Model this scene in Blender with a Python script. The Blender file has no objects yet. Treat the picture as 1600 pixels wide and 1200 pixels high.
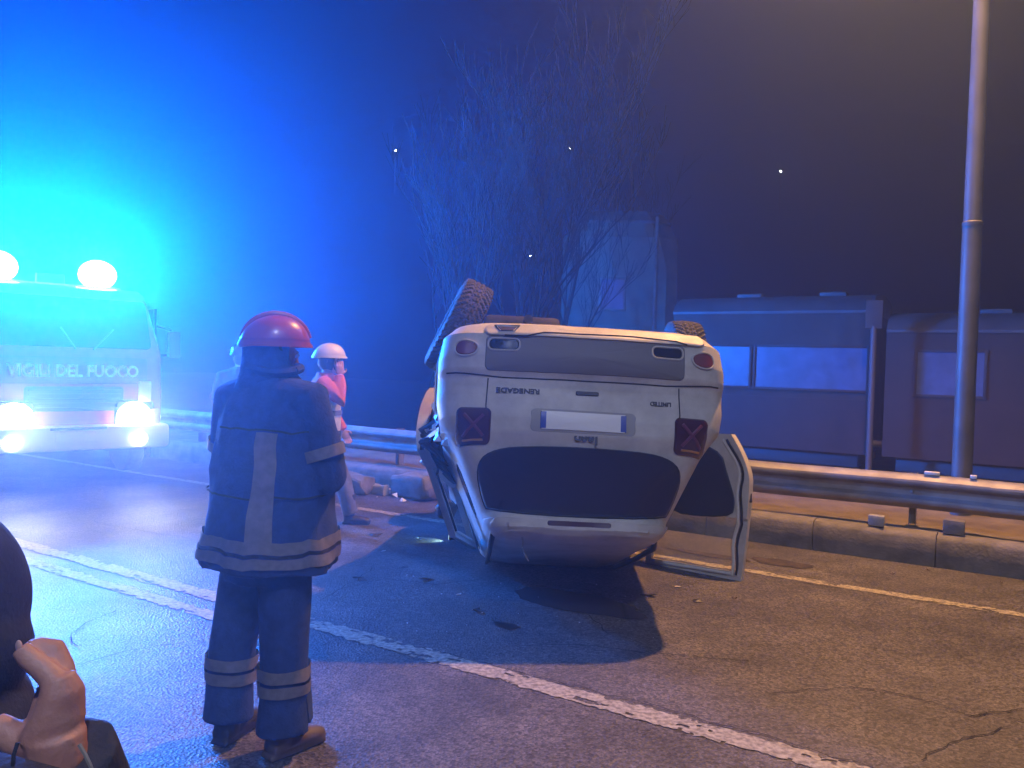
import bpy, bmesh, math, random
from mathutils import Vector, Matrix, noise
R = math.radians
random.seed(7)
sc = bpy.context.scene
col = sc.collection

# ------------------------------------------------------------------ camera, world, exposure
F, H, ROLL, PITCH = 1250.0, 1.62, R(1.66), math.atan(30 / 1250)
fw = Vector((0, math.cos(PITCH), -math.sin(PITCH)))
r0, u0 = Vector((1, 0, 0)), Vector((0, math.sin(PITCH), math.cos(PITCH)))
cr = math.cos(ROLL) * r0 + math.sin(ROLL) * u0
cu = -math.sin(ROLL) * r0 + math.cos(ROLL) * u0
CAM = Vector((0, 0, H))
cam = bpy.data.cameras.new('camera')
cam.sensor_width = 36; cam.lens = 36 * F / 1600
cam.clip_start = .05; cam.clip_end = 2000
co = bpy.data.objects.new('camera', cam); col.objects.link(co)
co.matrix_world = Matrix(((cr.x, cu.x, -fw.x, 0), (cr.y, cu.y, -fw.y, 0), (cr.z, cu.z, -fw.z, H), (0, 0, 0, 1)))
sc.camera = co

w = bpy.data.worlds.new('World'); sc.world = w; w.use_nodes = True
nt = w.node_tree; bg = nt.nodes['Background']
sky = nt.nodes.new('ShaderNodeTexSky'); sky.sky_type = 'NISHITA'; sky.sun_disc = False
sky.sun_elevation = R(-6); sky.sun_rotation = R(120)
nt.links.new(sky.outputs[0], bg.inputs[0]); bg.inputs[1].default_value = 0.12
sc.view_settings.view_transform = 'Standard'; sc.view_settings.look = 'None'
sc.view_settings.exposure = 0; sc.view_settings.gamma = 1
sc.cycles.use_denoising = True
sc.cycles.max_bounces = 4; sc.cycles.volume_bounces = 1; sc.cycles.transparent_max_bounces = 12
sc.cycles.sample_clamp_indirect = 4
BEACON_W = 40000.0      # each blue beacon
HEAD_W = 360.0         # each headlamp
STREET_W = 7000.0
HAZE_D, HAZE_G = 0.017, 0.79


def ground(x, y, z=0.0):
    d = fw + cr * ((x - 800) / F) - cu * ((y - 600) / F)
    return CAM + d * ((z - H) / d.z)


def at(x, y, depth):
    d = fw + cr * ((x - 800) / F) - cu * ((y - 600) / F)
    return CAM + d * (depth / d.y)


RU, RV = Vector((-.848, .53, 0)), Vector((.53, .848, 0))     # along / across the road


def uv(u, v, z=0.0):
    return RU * u + RV * v + Vector((0, 0, z))


ROADROT = math.atan2(RU.y, RU.x)

# ------------------------------------------------------------------ materials
MATS = {}


def mat(name, c, rough=.6, metal=0.0, c2=None, scale=8.0, bump=0.0, bscale=None, emit=0.0, spec=.5, rvar=0.0, alpha=None, trans=0.0, coat=0.0, detail=6):
    if name in MATS:
        return MATS[name]
    m = bpy.data.materials.new(name); m.use_nodes = True
    n = m.node_tree; p = n.nodes['Principled BSDF']
    p.inputs['Base Color'].default_value = (*c, 1); p.inputs['Roughness'].default_value = rough
    p.inputs['Metallic'].default_value = metal; p.inputs['Specular IOR Level'].default_value = spec
    p.inputs['Transmission Weight'].default_value = trans; p.inputs['Coat Weight'].default_value = coat
    if alpha is not None:
        p.inputs['Alpha'].default_value = alpha
    if emit:
        p.inputs['Emission Color'].default_value = (*c, 1); p.inputs['Emission Strength'].default_value = emit
    if c2 or bump or rvar:
        tc = n.nodes.new('ShaderNodeTexCoord')
        nz = n.nodes.new('ShaderNodeTexNoise'); nz.inputs['Scale'].default_value = scale; nz.inputs['Detail'].default_value = detail
        n.links.new(tc.outputs['Object'], nz.inputs['Vector'])
        if c2:
            rp = n.nodes.new('ShaderNodeValToRGB'); rp.color_ramp.elements[0].position = .35; rp.color_ramp.elements[1].position = .65
            rp.color_ramp.elements[0].color = (*c, 1); rp.color_ramp.elements[1].color = (*c2, 1)
            n.links.new(nz.outputs['Fac'], rp.inputs[0]); n.links.new(rp.outputs[0], p.inputs['Base Color'])
        if rvar:
            mr = n.nodes.new('ShaderNodeMapRange'); mr.inputs[3].default_value = rough - rvar; mr.inputs[4].default_value = rough + rvar
            n.links.new(nz.outputs['Fac'], mr.inputs[0]); n.links.new(mr.outputs[0], p.inputs['Roughness'])
        if bump:
            nb = n.nodes.new('ShaderNodeTexNoise'); nb.inputs['Scale'].default_value = bscale or scale * 4; nb.inputs['Detail'].default_value = 4
            n.links.new(tc.outputs['Object'], nb.inputs['Vector'])
            b = n.nodes.new('ShaderNodeBump'); b.inputs['Strength'].default_value = bump; b.inputs['Distance'].default_value = .01
            n.links.new(nb.outputs['Fac'], b.inputs['Height']); n.links.new(b.outputs[0], p.inputs['Normal'])
    MATS[name] = m
    return m


def asphalt():
    m = bpy.data.materials.new('asphalt'); m.use_nodes = True
    n = m.node_tree; p = n.nodes['Principled BSDF']; L = n.links.new
    tc = n.nodes.new('ShaderNodeTexCoord')

    def nz(s, d=5, r=.6):
        t = n.nodes.new('ShaderNodeTexNoise'); t.inputs['Scale'].default_value = s; t.inputs['Detail'].default_value = d; t.inputs['Roughness'].default_value = r
        L(tc.outputs['Object'], t.inputs['Vector']); return t
    big, mid, grit = nz(.35, 6), nz(2.2, 10, .75), nz(70, 4, .85)
    r1 = n.nodes.new('ShaderNodeValToRGB'); r1.color_ramp.elements[0].position = .3; r1.color_ramp.elements[1].position = .7
    r1.color_ramp.elements[0].color = (.060, .058, .058, 1); r1.color_ramp.elements[1].color = (.105, .100, .096, 1)
    L(mid.outputs['Fac'], r1.inputs[0])
    r2 = n.nodes.new('ShaderNodeValToRGB'); r2.color_ramp.elements[0].position = .3; r2.color_ramp.elements[1].position = .75
    r2.color_ramp.elements[0].color = (.25, .25, .25, 1); r2.color_ramp.elements[1].color = (2.0, 1.95, 1.9, 1)
    L(grit.outputs['Fac'], r2.inputs[0])
    mx = n.nodes.new('ShaderNodeMix'); mx.data_type = 'RGBA'; mx.blend_type = 'MULTIPLY'; mx.inputs[0].default_value = 1
    L(r1.outputs[0], mx.inputs[6]); L(r2.outputs[0], mx.inputs[7]); L(mx.outputs[2], p.inputs['Base Color'])
    mr = n.nodes.new('ShaderNodeMapRange'); mr.inputs[1].default_value = .3; mr.inputs[2].default_value = .7
    mr.inputs[3].default_value = .42; mr.inputs[4].default_value = .68
    L(big.outputs['Fac'], mr.inputs[0]); L(mr.outputs[0], p.inputs['Roughness'])
    b = n.nodes.new('ShaderNodeBump'); b.inputs['Strength'].default_value = .55; b.inputs['Distance'].default_value = .006
    vo = n.nodes.new('ShaderNodeTexVoronoi'); vo.inputs['Scale'].default_value = 75; L(tc.outputs['Object'], vo.inputs['Vector'])
    bw = n.nodes.new('ShaderNodeSeparateColor'); L(vo.outputs['Color'], bw.inputs[0])
    ms = n.nodes.new('ShaderNodeMapRange'); ms.inputs[3].default_value = .35; ms.inputs[4].default_value = 1.65; L(bw.outputs[0], ms.inputs[0])
    mb = n.nodes.new('ShaderNodeMapRange'); mb.inputs[1].default_value = .35; mb.inputs[2].default_value = .65; mb.inputs[3].default_value = .72; mb.inputs[4].default_value = 1.22; L(nz(1.1, 7, .65).outputs['Fac'], mb.inputs[0])
    mm = n.nodes.new('ShaderNodeMath'); mm.operation = 'MULTIPLY'; L(ms.outputs[0], mm.inputs[0]); L(mb.outputs[0], mm.inputs[1])
    m2 = n.nodes.new('ShaderNodeMix'); m2.data_type = 'RGBA'; m2.blend_type = 'MULTIPLY'; m2.inputs[0].default_value = 1
    L(mx.outputs[2], m2.inputs[6]); L(mm.outputs[0], m2.inputs[7]); L(m2.outputs[2], p.inputs['Base Color'])
    L(vo.outputs['Distance'], b.inputs['Height']); L(b.outputs[0], p.inputs['Normal'])
    p.inputs['Specular IOR Level'].default_value = .5
    return m


M_ASPH = asphalt()
WHITE_LINE = mat('worn_white_road_paint', (.46, .42, .31), .6, c2=(.17, .155, .12), scale=40, bump=.2, bscale=150, detail=8)
CAR0 = mat('pale_car_paint', (.74, .72, .66), .32, coat=.6, c2=(.69, .67, .61), scale=1.5, rvar=.05)
def car_paint():
    m = bpy.data.materials.new('dusty_pale_car_paint'); m.use_nodes = True
    n = m.node_tree; p = n.nodes['Principled BSDF']; L = n.links.new
    tc = n.nodes.new('ShaderNodeTexCoord')

    def nz(s, d, r, sc_=(1, 1, 1)):
        mp = n.nodes.new('ShaderNodeMapping'); mp.inputs['Scale'].default_value = sc_; L(tc.outputs['Object'], mp.inputs[0])
        t = n.nodes.new('ShaderNodeTexNoise'); t.inputs['Scale'].default_value = s; t.inputs['Detail'].default_value = d; t.inputs['Roughness'].default_value = r
        L(mp.outputs[0], t.inputs['Vector']); return t
    dirt, scr = nz(3.5, 9, .72), nz(9, 6, .8, (1, 1, 9))
    r1 = n.nodes.new('ShaderNodeValToRGB'); r1.color_ramp.elements[0].position = .36; r1.color_ramp.elements[1].position = .60
    r1.color_ramp.elements[0].color = (.44, .42, .37, 1); r1.color_ramp.elements[1].color = (.58, .56, .50, 1)
    L(dirt.outputs['Fac'], r1.inputs[0])
    r2 = n.nodes.new('ShaderNodeValToRGB'); r2.color_ramp.elements[0].position = .27; r2.color_ramp.elements[1].position = .36
    r2.color_ramp.elements[0].color = (.35, .34, .33, 1); r2.color_ramp.elements[1].color = (1, 1, 1, 1)
    L(scr.outputs['Fac'], r2.inputs[0])
    mx = n.nodes.new('ShaderNodeMix'); mx.data_type = 'RGBA'; mx.blend_type = 'MULTIPLY'; mx.inputs[0].default_value = .35
    L(r1.outputs[0], mx.inputs[6]); L(r2.outputs[0], mx.inputs[7]); L(mx.outputs[2], p.inputs['Base Color'])
    mr = n.nodes.new('ShaderNodeMapRange'); mr.inputs[1].default_value = .35; mr.inputs[2].default_value = .6; mr.inputs[3].default_value = .62; mr.inputs[4].default_value = .48
    L(dirt.outputs['Fac'], mr.inputs[0]); L(mr.outputs[0], p.inputs['Roughness']); p.inputs['Coat Weight'].default_value = .10; p.inputs['Coat Roughness'].default_value = .35
    return m


CAR = car_paint()
CARDARK = mat('black_trim_plastic', (.022, .022, .024), .5, bump=.15, bscale=200)
UNDER = mat('underbody_dirt', (.045, .04, .036), .8, c2=(.08, .07, .06), scale=9, bump=.4)
GLASSD = mat('dark_tinted_glass', (.012, .013, .017), .12, spec=.6)
RUBBER = mat('tyre_rubber', (.05, .047, .044), .75, c2=(.075, .068, .06), scale=20, bump=.2)
ALLOY = mat('alloy_rim', (.45, .45, .46), .35, metal=.9)
CHROME = mat('bright_trim', (.75, .75, .75), .15, metal=1)
REDL = mat('red_lamp_plastic', (.16, .035, .035), .35, coat=.2)
REDD = mat('dark_red_lamp_housing', (.06, .010, .016), .22, coat=.5)
SEAM = mat('seam_black', (.01, .01, .01), .8)
CLEAR = mat('clear_window_glass', (.8, .85, .85), .05, alpha=.12)
STEEL = mat('galvanised_steel', (.30, .295, .28), .58, metal=.35, c2=(.20, .19, .175), scale=5, bump=.1, rvar=.1)
CONC = mat('old_concrete', (.20, .19, .17), .85, c2=(.11, .105, .09), scale=6, bump=.7, bscale=30)
SOIL = mat('verge_soil', (.10, .08, .05), .95, c2=(.17, .14, .085), scale=4, bump=.8, bscale=25)
NAVY = mat('navy_turnout_cloth', (.018, .042, .15), .85, c2=(.025, .055, .19), scale=25, bump=.35, bscale=90)
REFL = mat('reflective_tape', (.20, .19, .18), .45, c2=(.15, .145, .14), scale=30)
REDH = mat('red_helmet_shell', (.36, .06, .08), .34, coat=.3)
WHITEH = mat('cream_helmet_shell', (.72, .66, .50), .35, coat=.3)
SKIN = mat('skin', (.50, .27, .19), .55, c2=(.42, .20, .14), scale=30, bump=.15, bscale=160)
BLACKC = mat('black_cloth', (.018, .02, .028), .85, c2=(.03, .034, .045), scale=20, bump=.3, bscale=120)
BOOT = mat('boot_leather', (.03, .025, .02), .5, bump=.2, bscale=80)

# ------------------------------------------------------------------ mesh helpers


def link(name, me, m, parent=None):
    o = bpy.data.objects.new(name, me); col.objects.link(o)
    if m is not None:
        me.materials.clear(); me.materials.append(m)
    if parent is not None:
        o.parent = parent
    return o


def obj(name, bm, m, parent=None, smooth=True, angle=40):
    me = bpy.data.meshes.new(name)
    bmesh.ops.recalc_face_normals(bm, faces=bm.faces[:])
    bm.to_mesh(me); bm.free()
    if smooth:
        me.polygons.foreach_set('use_smooth', [True] * len(me.polygons))
        try:
            me.set_sharp_from_angle(angle=R(angle))
        except Exception:
            pass
    return link(name, me, m, parent)


def tag(o, label=None, cat=None, group=None, kind=None):
    if label: o['label'] = label
    if cat: o['category'] = cat
    if group: o['group'] = group
    if kind: o['kind'] = kind
    return o


def empty(name, loc=(0, 0, 0), rz=0.0, **k):
    o = bpy.data.objects.new(name, None); col.objects.link(o)
    o.location = loc; o.rotation_euler = (0, 0, rz); o.empty_display_size = .1
    return tag(o, **k)


def copy_tree(o, parent=None):
    c = o.copy(); col.objects.link(c); c.parent = parent
    for ch in list(o.children):
        copy_tree(ch, c)
    return c


def box(bm, c, s, rot=None, bev=0.0, seg=2):
    r = bmesh.ops.create_cube(bm, size=1)
    v = r['verts']
    M = Matrix.Translation(Vector(c)) @ (rot.to_4x4() if rot else Matrix()) @ Matrix.Diagonal((*s, 1))
    bmesh.ops.transform(bm, matrix=M, verts=v)
    if bev:
        e = list({e for x in v for e in x.link_edges})
        bmesh.ops.bevel(bm, geom=e, offset=bev, segments=seg, affect='EDGES', profile=.5)


def rings(bm, rr, closed=True, caps=True):
    vs = [[bm.verts.new(p) for p in r] for r in rr]
    n = len(vs[0])
    for a, b in zip(vs, vs[1:]):
        for i in range(n if closed else n - 1):
            j = (i + 1) % n
            bm.faces.new((a[i], a[j], b[j], b[i]))
    if caps and closed:
        bm.faces.new(vs[0][::-1]); bm.faces.new(vs[-1])
    return vs


def tube(bm, pts, rad, n=8, caps=True, flat=1.0):
    pts = [Vector(p) for p in pts]
    if not hasattr(rad, '__len__'): rad = [rad] * len(pts)
    rr = []; pn = None
    for i, p in enumerate(pts):
        t = (pts[min(i + 1, len(pts) - 1)] - pts[max(i - 1, 0)]).normalized()
        if pn is None:
            a = Vector((0, 0, 1)) if abs(t.z) < .9 else Vector((1, 0, 0))
            pn = (a - t * a.dot(t)).normalized()
        else:
            pn = (pn - t * pn.dot(t)).normalized()
        b = t.cross(pn)
        rr.append([p + rad[i] * (math.cos(2 * math.pi * k / n) * pn * flat + math.sin(2 * math.pi * k / n) * b) for k in range(n)])
    rings(bm, rr, True, caps)


def ball(bm, c, s, rot=None, seg=16, rg=10):
    r = bmesh.ops.create_uvsphere(bm, u_segments=seg, v_segments=rg, radius=1)
    bmesh.ops.transform(bm, matrix=Matrix.Translation(Vector(c)) @ (rot.to_4x4() if rot else Matrix()) @ Matrix.Diagonal((*s, 1)), verts=r['verts'])


def ell(c, rx, ry, n=32, rot=0.0, fold=0.0, k=7, ph=0.0):
    out = []
    for i in range(n):
        a = 2 * math.pi * i / n
        f = 1 + fold * math.sin(k * a + ph) + fold * .6 * math.sin((k - 3) * a + 1.7 * ph)
        x, y = rx * f * math.cos(a), ry * f * math.sin(a)
        out.append(Vector((c[0] + x * math.cos(rot) - y * math.sin(rot), c[1] + x * math.sin(rot) + y * math.cos(rot), c[2])))
    return out


def remesh(bm, voxel, smooth=4, fac=.5, dec=None):
    me = bpy.data.meshes.new('tmp'); bmesh.ops.recalc_face_normals(bm, faces=bm.faces[:]); bm.to_mesh(me); bm.free()
    o = bpy.data.objects.new('tmp', me); col.objects.link(o)
    a = o.modifiers.new('r', 'REMESH'); a.mode = 'VOXEL'; a.voxel_size = voxel
    if smooth:
        s = o.modifiers.new('s', 'SMOOTH'); s.iterations = smooth; s.factor = fac
    if dec:
        d = o.modifiers.new('d', 'DECIMATE'); d.ratio = dec
    dg = bpy.context.evaluated_depsgraph_get(); dg.update()
    out = bpy.data.meshes.new_from_object(o.evaluated_get(dg))
    bpy.data.objects.remove(o); bpy.data.meshes.remove(me)
    out.polygons.foreach_set('use_smooth', [True] * len(out.polygons))
    return out


def text(name, s, size, m, parent, M, depth=.004, bold=0.0, sx=1.0):
    cu_ = bpy.data.curves.new('txt', 'FONT'); cu_.body = s; cu_.size = size; cu_.extrude = depth; cu_.align_x = 'CENTER'; cu_.align_y = 'CENTER'; cu_.offset = bold
    cu_.resolution_u = 3
    o = bpy.data.objects.new('txt', cu_); col.objects.link(o)
    dg = bpy.context.evaluated_depsgraph_get(); dg.update()
    me = bpy.data.meshes.new_from_object(o.evaluated_get(dg)); bpy.data.objects.remove(o)
    me.transform(M @ Matrix.Diagonal((sx, 1, 1, 1)))
    return link(name, me, m, parent)


def jitter(bm, amp, sc_=3.0, seed=0.0):
    for v in bm.verts:
        v.co += noise.noise_vector(v.co * sc_ + Vector((seed, seed * 2, 0))) * amp


# ------------------------------------------------------------------ ground, road, verge, hill


def strip(name, u0_, u1_, v0, v1, z0, z1, m, nu=60, nv=4, parent=None, kind='structure', amp=0.0):
    bm = bmesh.new()
    g = [[bm.verts.new(uv(u0_ + (u1_ - u0_) * i / nu, v0 + (v1 - v0) * j / nv, z0 + (z1 - z0) * j / nv + (amp * noise.noise(Vector((i * .7, j * 1.3, v0))) if 0 < j < nv else 0))) for j in range(nv + 1)] for i in range(nu + 1)]
    for i in range(nu):
        for j in range(nv):
            bm.faces.new((g[i][j], g[i + 1][j], g[i + 1][j + 1], g[i][j + 1]))
    o = obj(name, bm, m, parent)
    if kind: o['kind'] = kind
    return o


bm = bmesh.new()
bmesh.ops.create_grid(bm, x_segments=8, y_segments=8, size=85)
g_o = obj('ground', bm, SOIL); g_o.location = (0, 30, -.75); g_o['kind'] = 'structure'
road = strip('road', -45, 75, -4.2, 7.68, 0, 0, M_ASPH, 120, 12)
strip('near_verge', -45, 75, -16, -4.2, -.1, -.02, SOIL, 60, 6, amp=.05)
strip('verge', -45, 75, 7.86, 9.9, .27, .34, SOIL, 160, 8, amp=.05)
strip('embankment', -45, 75, 9.9, 12.2, .34, -.62, SOIL, 80, 6, amp=.1)
BALL = mat('ballast', (.13, .12, .11), .95, c2=(.07, .065, .06), scale=30, bump=1, bscale=40)
strip('railway_bed', -45, 75, 12.2, 22, -.62, -.62, BALL, 40, 4)
strip('field', -45, 75, 22, 40, -.62, .4, SOIL, 40, 8, amp=.15)

# kerb: separate blocks, chipped top
kerb = empty('kerb'); kerb['kind'] = 'structure'
kb_meshes = []
for k in range(5):
    bm = bmesh.new()
    rr = []
    for i in range(9):
        x = -.496 + .992 * i / 8
        chip = .02 * max(0, noise.noise(Vector((x * 6, k * 3.3, 0)))) + .012 * abs(noise.noise(Vector((x * 19, k, 2))))
        rr.append([Vector((x, 0, -.1)), Vector((x, 0, .10)), Vector((x, .004, .225 - chip)), Vector((x, .035 + chip, .268 - chip)), Vector((x, .20, .275)), Vector((x, .20, -.1))])
    rings(bm, rr)
    me_o = obj('kerb_block', bm, CONC, kerb, angle=50)
    kb_meshes.append(me_o)
nb = 0
for i in range(-9, 34):
    u = i * 1.0
    src = kb_meshes[nb % 5]
    o = src if nb < 5 else src.copy()
    if nb >= 5: col.objects.link(o)
    o.location = uv(u, 7.68 + random.uniform(-.006, .006)); o.rotation_euler = (0, 0, ROADROT + math.pi)
    # block's own +y must point across the road
    nb += 1

# road markings -------------------------------------------------


def marking(name, u0_, u1_, v, wd, rag=.012, z=.004, step=.02, gaps=0.0, seed=0):
    bm = bmesh.new(); rnd = random.Random(seed)
    n = int((u1_ - u0_) / step); prev = None
    for i in range(n + 1):
        u = u0_ + step * i
        a = v - wd / 2 + rag * (noise.noise(Vector((u * 3, seed, 0))) + 1.2 * noise.noise(Vector((u * 17, seed, 0))) + .8 * noise.noise(Vector((u * 41, seed, 0))))
        b = v + wd / 2 + rag * (noise.noise(Vector((u * 3, seed + 9, 0))) + 1.2 * noise.noise(Vector((u * 17, seed + 9, 0))) + .8 * noise.noise(Vector((u * 41, seed + 9, 0))))
        cur = [bm.verts.new(uv(u, a + (b - a) * k / 7, z)) for k in range(8)]
        if prev:
            for k in range(7):
                q = Vector((u * 4, (v + k * wd / 7) * 16, seed)); e = abs(k - 3) / 3
                if noise.noise(q) * .55 + noise.noise(q * 4.3) * .5 + .16 * e > .34: continue      # paint worn through
                bm.faces.new((prev[k], cur[k], cur[k + 1], prev[k + 1]))
        prev = cur
    bmesh.ops.delete(bm, geom=[x for x in bm.verts if not x.link_faces], context='VERTS')
    o = obj(name, bm, WHITE_LINE, road, smooth=False)
    return o


marking('centre_line', -12, 24, 3.50, .14, rag=.022, seed=1)
marking('centre_line', 3.75, 24, 3.235, .12, rag=.02, seed=4)
marking('edge_line', -10, 24, 6.52, .115, rag=.008, seed=8)
marking('edge_line', -10, 10, .35, .115, rag=.008, seed=12)

CRACK = mat('crack_black', (.012, .011, .011), .95)


def crack(pts, wd=.012, seed=0):
    bm = bmesh.new(); P = [ground(*p) for p in pts]; prev = None
    k = 0
    for a, b in zip(P, P[1:]):
        n = max(2, int((b - a).length / .035))
        d = (b - a).normalized(); s = Vector((-d.y, d.x, 0))
        for i in range(n):
            q = a + (b - a) * (i / n)
            q = q + s * (.03 * noise.noise(Vector((q.x * 9, q.y * 9, seed))) + .012 * noise.noise(Vector((q.x * 37, q.y * 37, seed))))
            ww = wd * (.35 + .9 * abs(noise.noise(Vector((q.x * 14, q.y * 14, seed + 5)))))
            cur = (bm.verts.new((q - s * ww / 2) + Vector((0, 0, .0065))), bm.verts.new((q + s * ww / 2) + Vector((0, 0, .0065))))
            if prev: bm.faces.new((prev[0], prev[1], cur[1], cur[0]))
            prev = cur
    obj('crack', bm, CRACK, road, smooth=False)


CR = [[(655, 1012), (830, 1057), (1005, 1099), (1180, 1148), (1330, 1192), (1400, 1215)],
      [(1201, 1085), (1306, 1075), (1376, 1078), (1460, 1099), (1516, 1120), (1610, 1108)],
      [(1439, 1190), (1481, 1162), (1530, 1148), (1575, 1136)], [(1516, 1120), (1560, 1118), (1620, 1135)],
      [(122, 1041), (184, 1022), (245, 1011), (306, 1004), (330, 1000)], [(118, 1012), (116, 991), (131, 974), (166, 961), (184, 952)],
      [(136, 814), (206, 827), (245, 834), (300, 843)], [(520, 925), (600, 905), (680, 915), (760, 905)], [(915, 960), (935, 975), (950, 990), (985, 995)],
      [(800, 1010), (900, 1008), (1000, 1020), (1180, 1035)], [(500, 940), (560, 905), (590, 880)]]
for i, c in enumerate(CR): crack(c, .010, i * 3.1)

# pothole / soil patch by the edge line, leaves on the shoulder
DARKP = mat('dark_patch', (.03, .025, .022), .9, c2=(.07, .055, .045), scale=12, bump=.5)


def blob(name, px, py, rx, ry, m, z, parent, seed):
    bm = bmesh.new(); c = ground(px, py)
    vs = []
    for i in range(28):
        a = 2 * math.pi * i / 28; f = 1 + .35 * noise.noise(Vector((math.cos(a) * 1.7, math.sin(a) * 1.7, seed)))
        vs.append(bm.verts.new(c + RU * (rx * f * math.cos(a)) + RV * (ry * f * math.sin(a)) + Vector((0, 0, z))))
    bm.faces.new(vs); return obj(name, bm, m, parent, smooth=False)


blob('soil_patch', 1222, 880, .26, .11, DARKP, .005, road, 3)
blob('soil_patch', 1110, 868, .40, .07, DARKP, .005, road, 5)
blob('oil_stain', 790, 978, .09, .05, mat('oil', (.02, .02, .02), .3), .0055, road, 11)
blob('oil_stain', 900, 940, .5, .22, mat('wet_patch', (.035, .035, .036), .22, c2=(.05, .05, .05), scale=6), .0045, road, 14)
LEAF = mat('dead_leaf', (.07, .03, .02), .8)
for i, (x, y) in enumerate([(1394, 899), (1566, 912), (1148, 937), (1451, 893)]):
    bm = bmesh.new()
    for k in range(6):
        a = k * 1.05 + i; p = Vector((math.cos(a) * .03, math.sin(a) * .02, .012 + .012 * (k % 2)))
        q = Vector((math.cos(a + .5) * .012, math.sin(a + .5) * .012, .006))
        bm.faces.new([bm.verts.new((0, 0, .004)), bm.verts.new(q), bm.verts.new(p)])
    o = obj('dead_leaf', bm, LEAF, smooth=False); o.location = ground(x, y) + Vector((0, 0, .004))
    tag(o, 'small curled dead leaf lying on the asphalt near the edge line', 'leaf', 'dead leaves by the kerb')

# hill with far lamps
bm = bmesh.new(); rows = []
for i in range(41):
    x = -84 + 168 * i / 40; r_ = []
    for j in range(11):
        y = 58 + 5 * j
        z = -.8 + 34 * (j / 10) ** 1.1 * (1 + .18 * noise.noise(Vector((x * .03, y * .04, 1)))) + 1.5 * noise.noise(Vector((x * .12, y * .12, 4)))
        r_.append(bm.verts.new((x, y, z if j else -1.2)))
    rows.append(r_)
for a, b in zip(rows, rows[1:]):
    for j in range(10): bm.faces.new((a[j], b[j], b[j + 1], a[j + 1]))
hill = obj('hill', bm, mat('wooded_hillside', (.035, .04, .028), .95, c2=(.06, .055, .04), scale=.8, bump=1, bscale=2)); hill['kind'] = 'structure'
LAMPW = mat('far_lamp_glow', (1, .92, .8), emit=120)
for (x, y, lab) in [(618, 235, 'tiny far lamp on the dark hillside above the bare trees'), (890, 232, 'tiny far lamp on the hillside above the pale tower building'), (1220, 268, 'tiny bright lamp on the hillside above the railway carriages'), (829, 400, 'tiny faint lamp beside the pale tower building')]:
    p = at(x, y, 74 if y < 300 else 56)
    z0 = p.z - 4
    t = empty('hillside_lamp', (p.x, p.y, z0), label=lab, cat='lamp', group='far lamps on the hill')
    b2 = bmesh.new(); tube(b2, [(0, 0, 0), (0, 0, 3.92)], .05, 6); obj('lamp_post', b2, STEEL, t)
    b2 = bmesh.new(); ball(b2, (0, 0, 4), (.07, .07, .05), seg=8, rg=6); obj('lamp_globe', b2, LAMPW, t)

# ------------------------------------------------------------------ guardrail
gr = empty('guardrail', uv(0, 7.95, .27), ROADROT, label='galvanised steel guardrail with W shaped beam running along the kerb', cat='guardrail')
prof = [(-.0, .155), (.018, .15), (.028, .135), (.075, .105), (.08, .085), (.075, .065), (.02, .035), (.012, 0), (.02, -.035), (.075, -.065), (.08, -.085), (.075, -.105), (.028, -.135), (.018, -.15), (0, -.155)]


def beam_mesh(x0, x1, seed):
    bm = bmesh.new(); rr = []
    for i in range(13):
        x = x0 + (x1 - x0) * i / 12; dz = .008 * noise.noise(Vector((x * .8, seed, 0))); dy = .012 * noise.noise(Vector((x * .9, seed, 7)))
        # the road is on local +y (RU x z) side: RU rotated, local +y = -RV
        rr.append([Vector((x, a + dy, .325 + b + dz)) for a, b in prof] + [Vector((x, a - .006 + dy, .325 + b + dz)) for a, b in prof[::-1]])
    rings(bm, rr)
    return bm


for i in range(-3, 8):
    b_ = obj('beam', beam_mesh(i * 4.0, i * 4.0 + 4.12, i * 1.7), STEEL, gr, angle=25)
    b_.location = (0, .003 * (i % 2), 0)
for i in range(-5, 15):
    bm = bmesh.new(); x = i * 2.0 + .72
    for dx in (-1, 1): box(bm, (x + dx * .025, -.10, .2), (.006, .10, .56), bev=.002)
    box(bm, (x, -.10, .2), (.05, .006, .56))
    obj('post', bm, STEEL, gr)
    bm = bmesh.new(); box(bm, (x, -.03, .325), (.10, .06, .2), bev=.01); obj('spacer', bm, STEEL, gr)
    bm = bmesh.new(); ball(bm, (x, .022, .325), (.016, .014, .016), seg=8, rg=6); obj('bolt', bm, STEEL, gr)
RW = mat('white_reflector', (.8, .78, .7), .4)
for (xx, wd) in [(1455, .12), (1522, .05)]:
    p = at(xx, 752, 7.0)
    q = p - gr.location; u_ = q.dot(RU)
    bm = bmesh.new(); box(bm, (u_, .0, .50), (wd, .05, .028), bev=.004); obj('reflector', bm, RW, gr)
# low bollard-like blocks on the kerb below the beam
for (x, y, s, lab) in [(1364, 817, .095, 'small pale block standing on the kerb under the guardrail'), (1488, 830, .12, 'dark block standing on the kerb under the guardrail')]:
    p = ground(x, y + 10, .28) + RV * .2; bm = bmesh.new(); box(bm, (0, 0, s * .5), (s * 1.35, s, s), bev=.008); jitter(bm, .004, 9)
    o = obj('kerb_stud', bm, mat('pale_block', (.34, .36, .38), .7, c2=(.24, .25, .27), scale=20) if x < 1400 else CONC); o.location = p; o.rotation_euler = (0, 0, ROADROT)
    tag(o, lab, 'block')

# ------------------------------------------------------------------ street lamps
LAMPM = mat('sodium_lamp_lens', (1, .62, .30), emit=60)
POLE = mat('pole_steel', (.15, .155, .15), .55, metal=.2, c2=(.10, .105, .10), scale=3, bump=.1, bscale=12)


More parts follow.
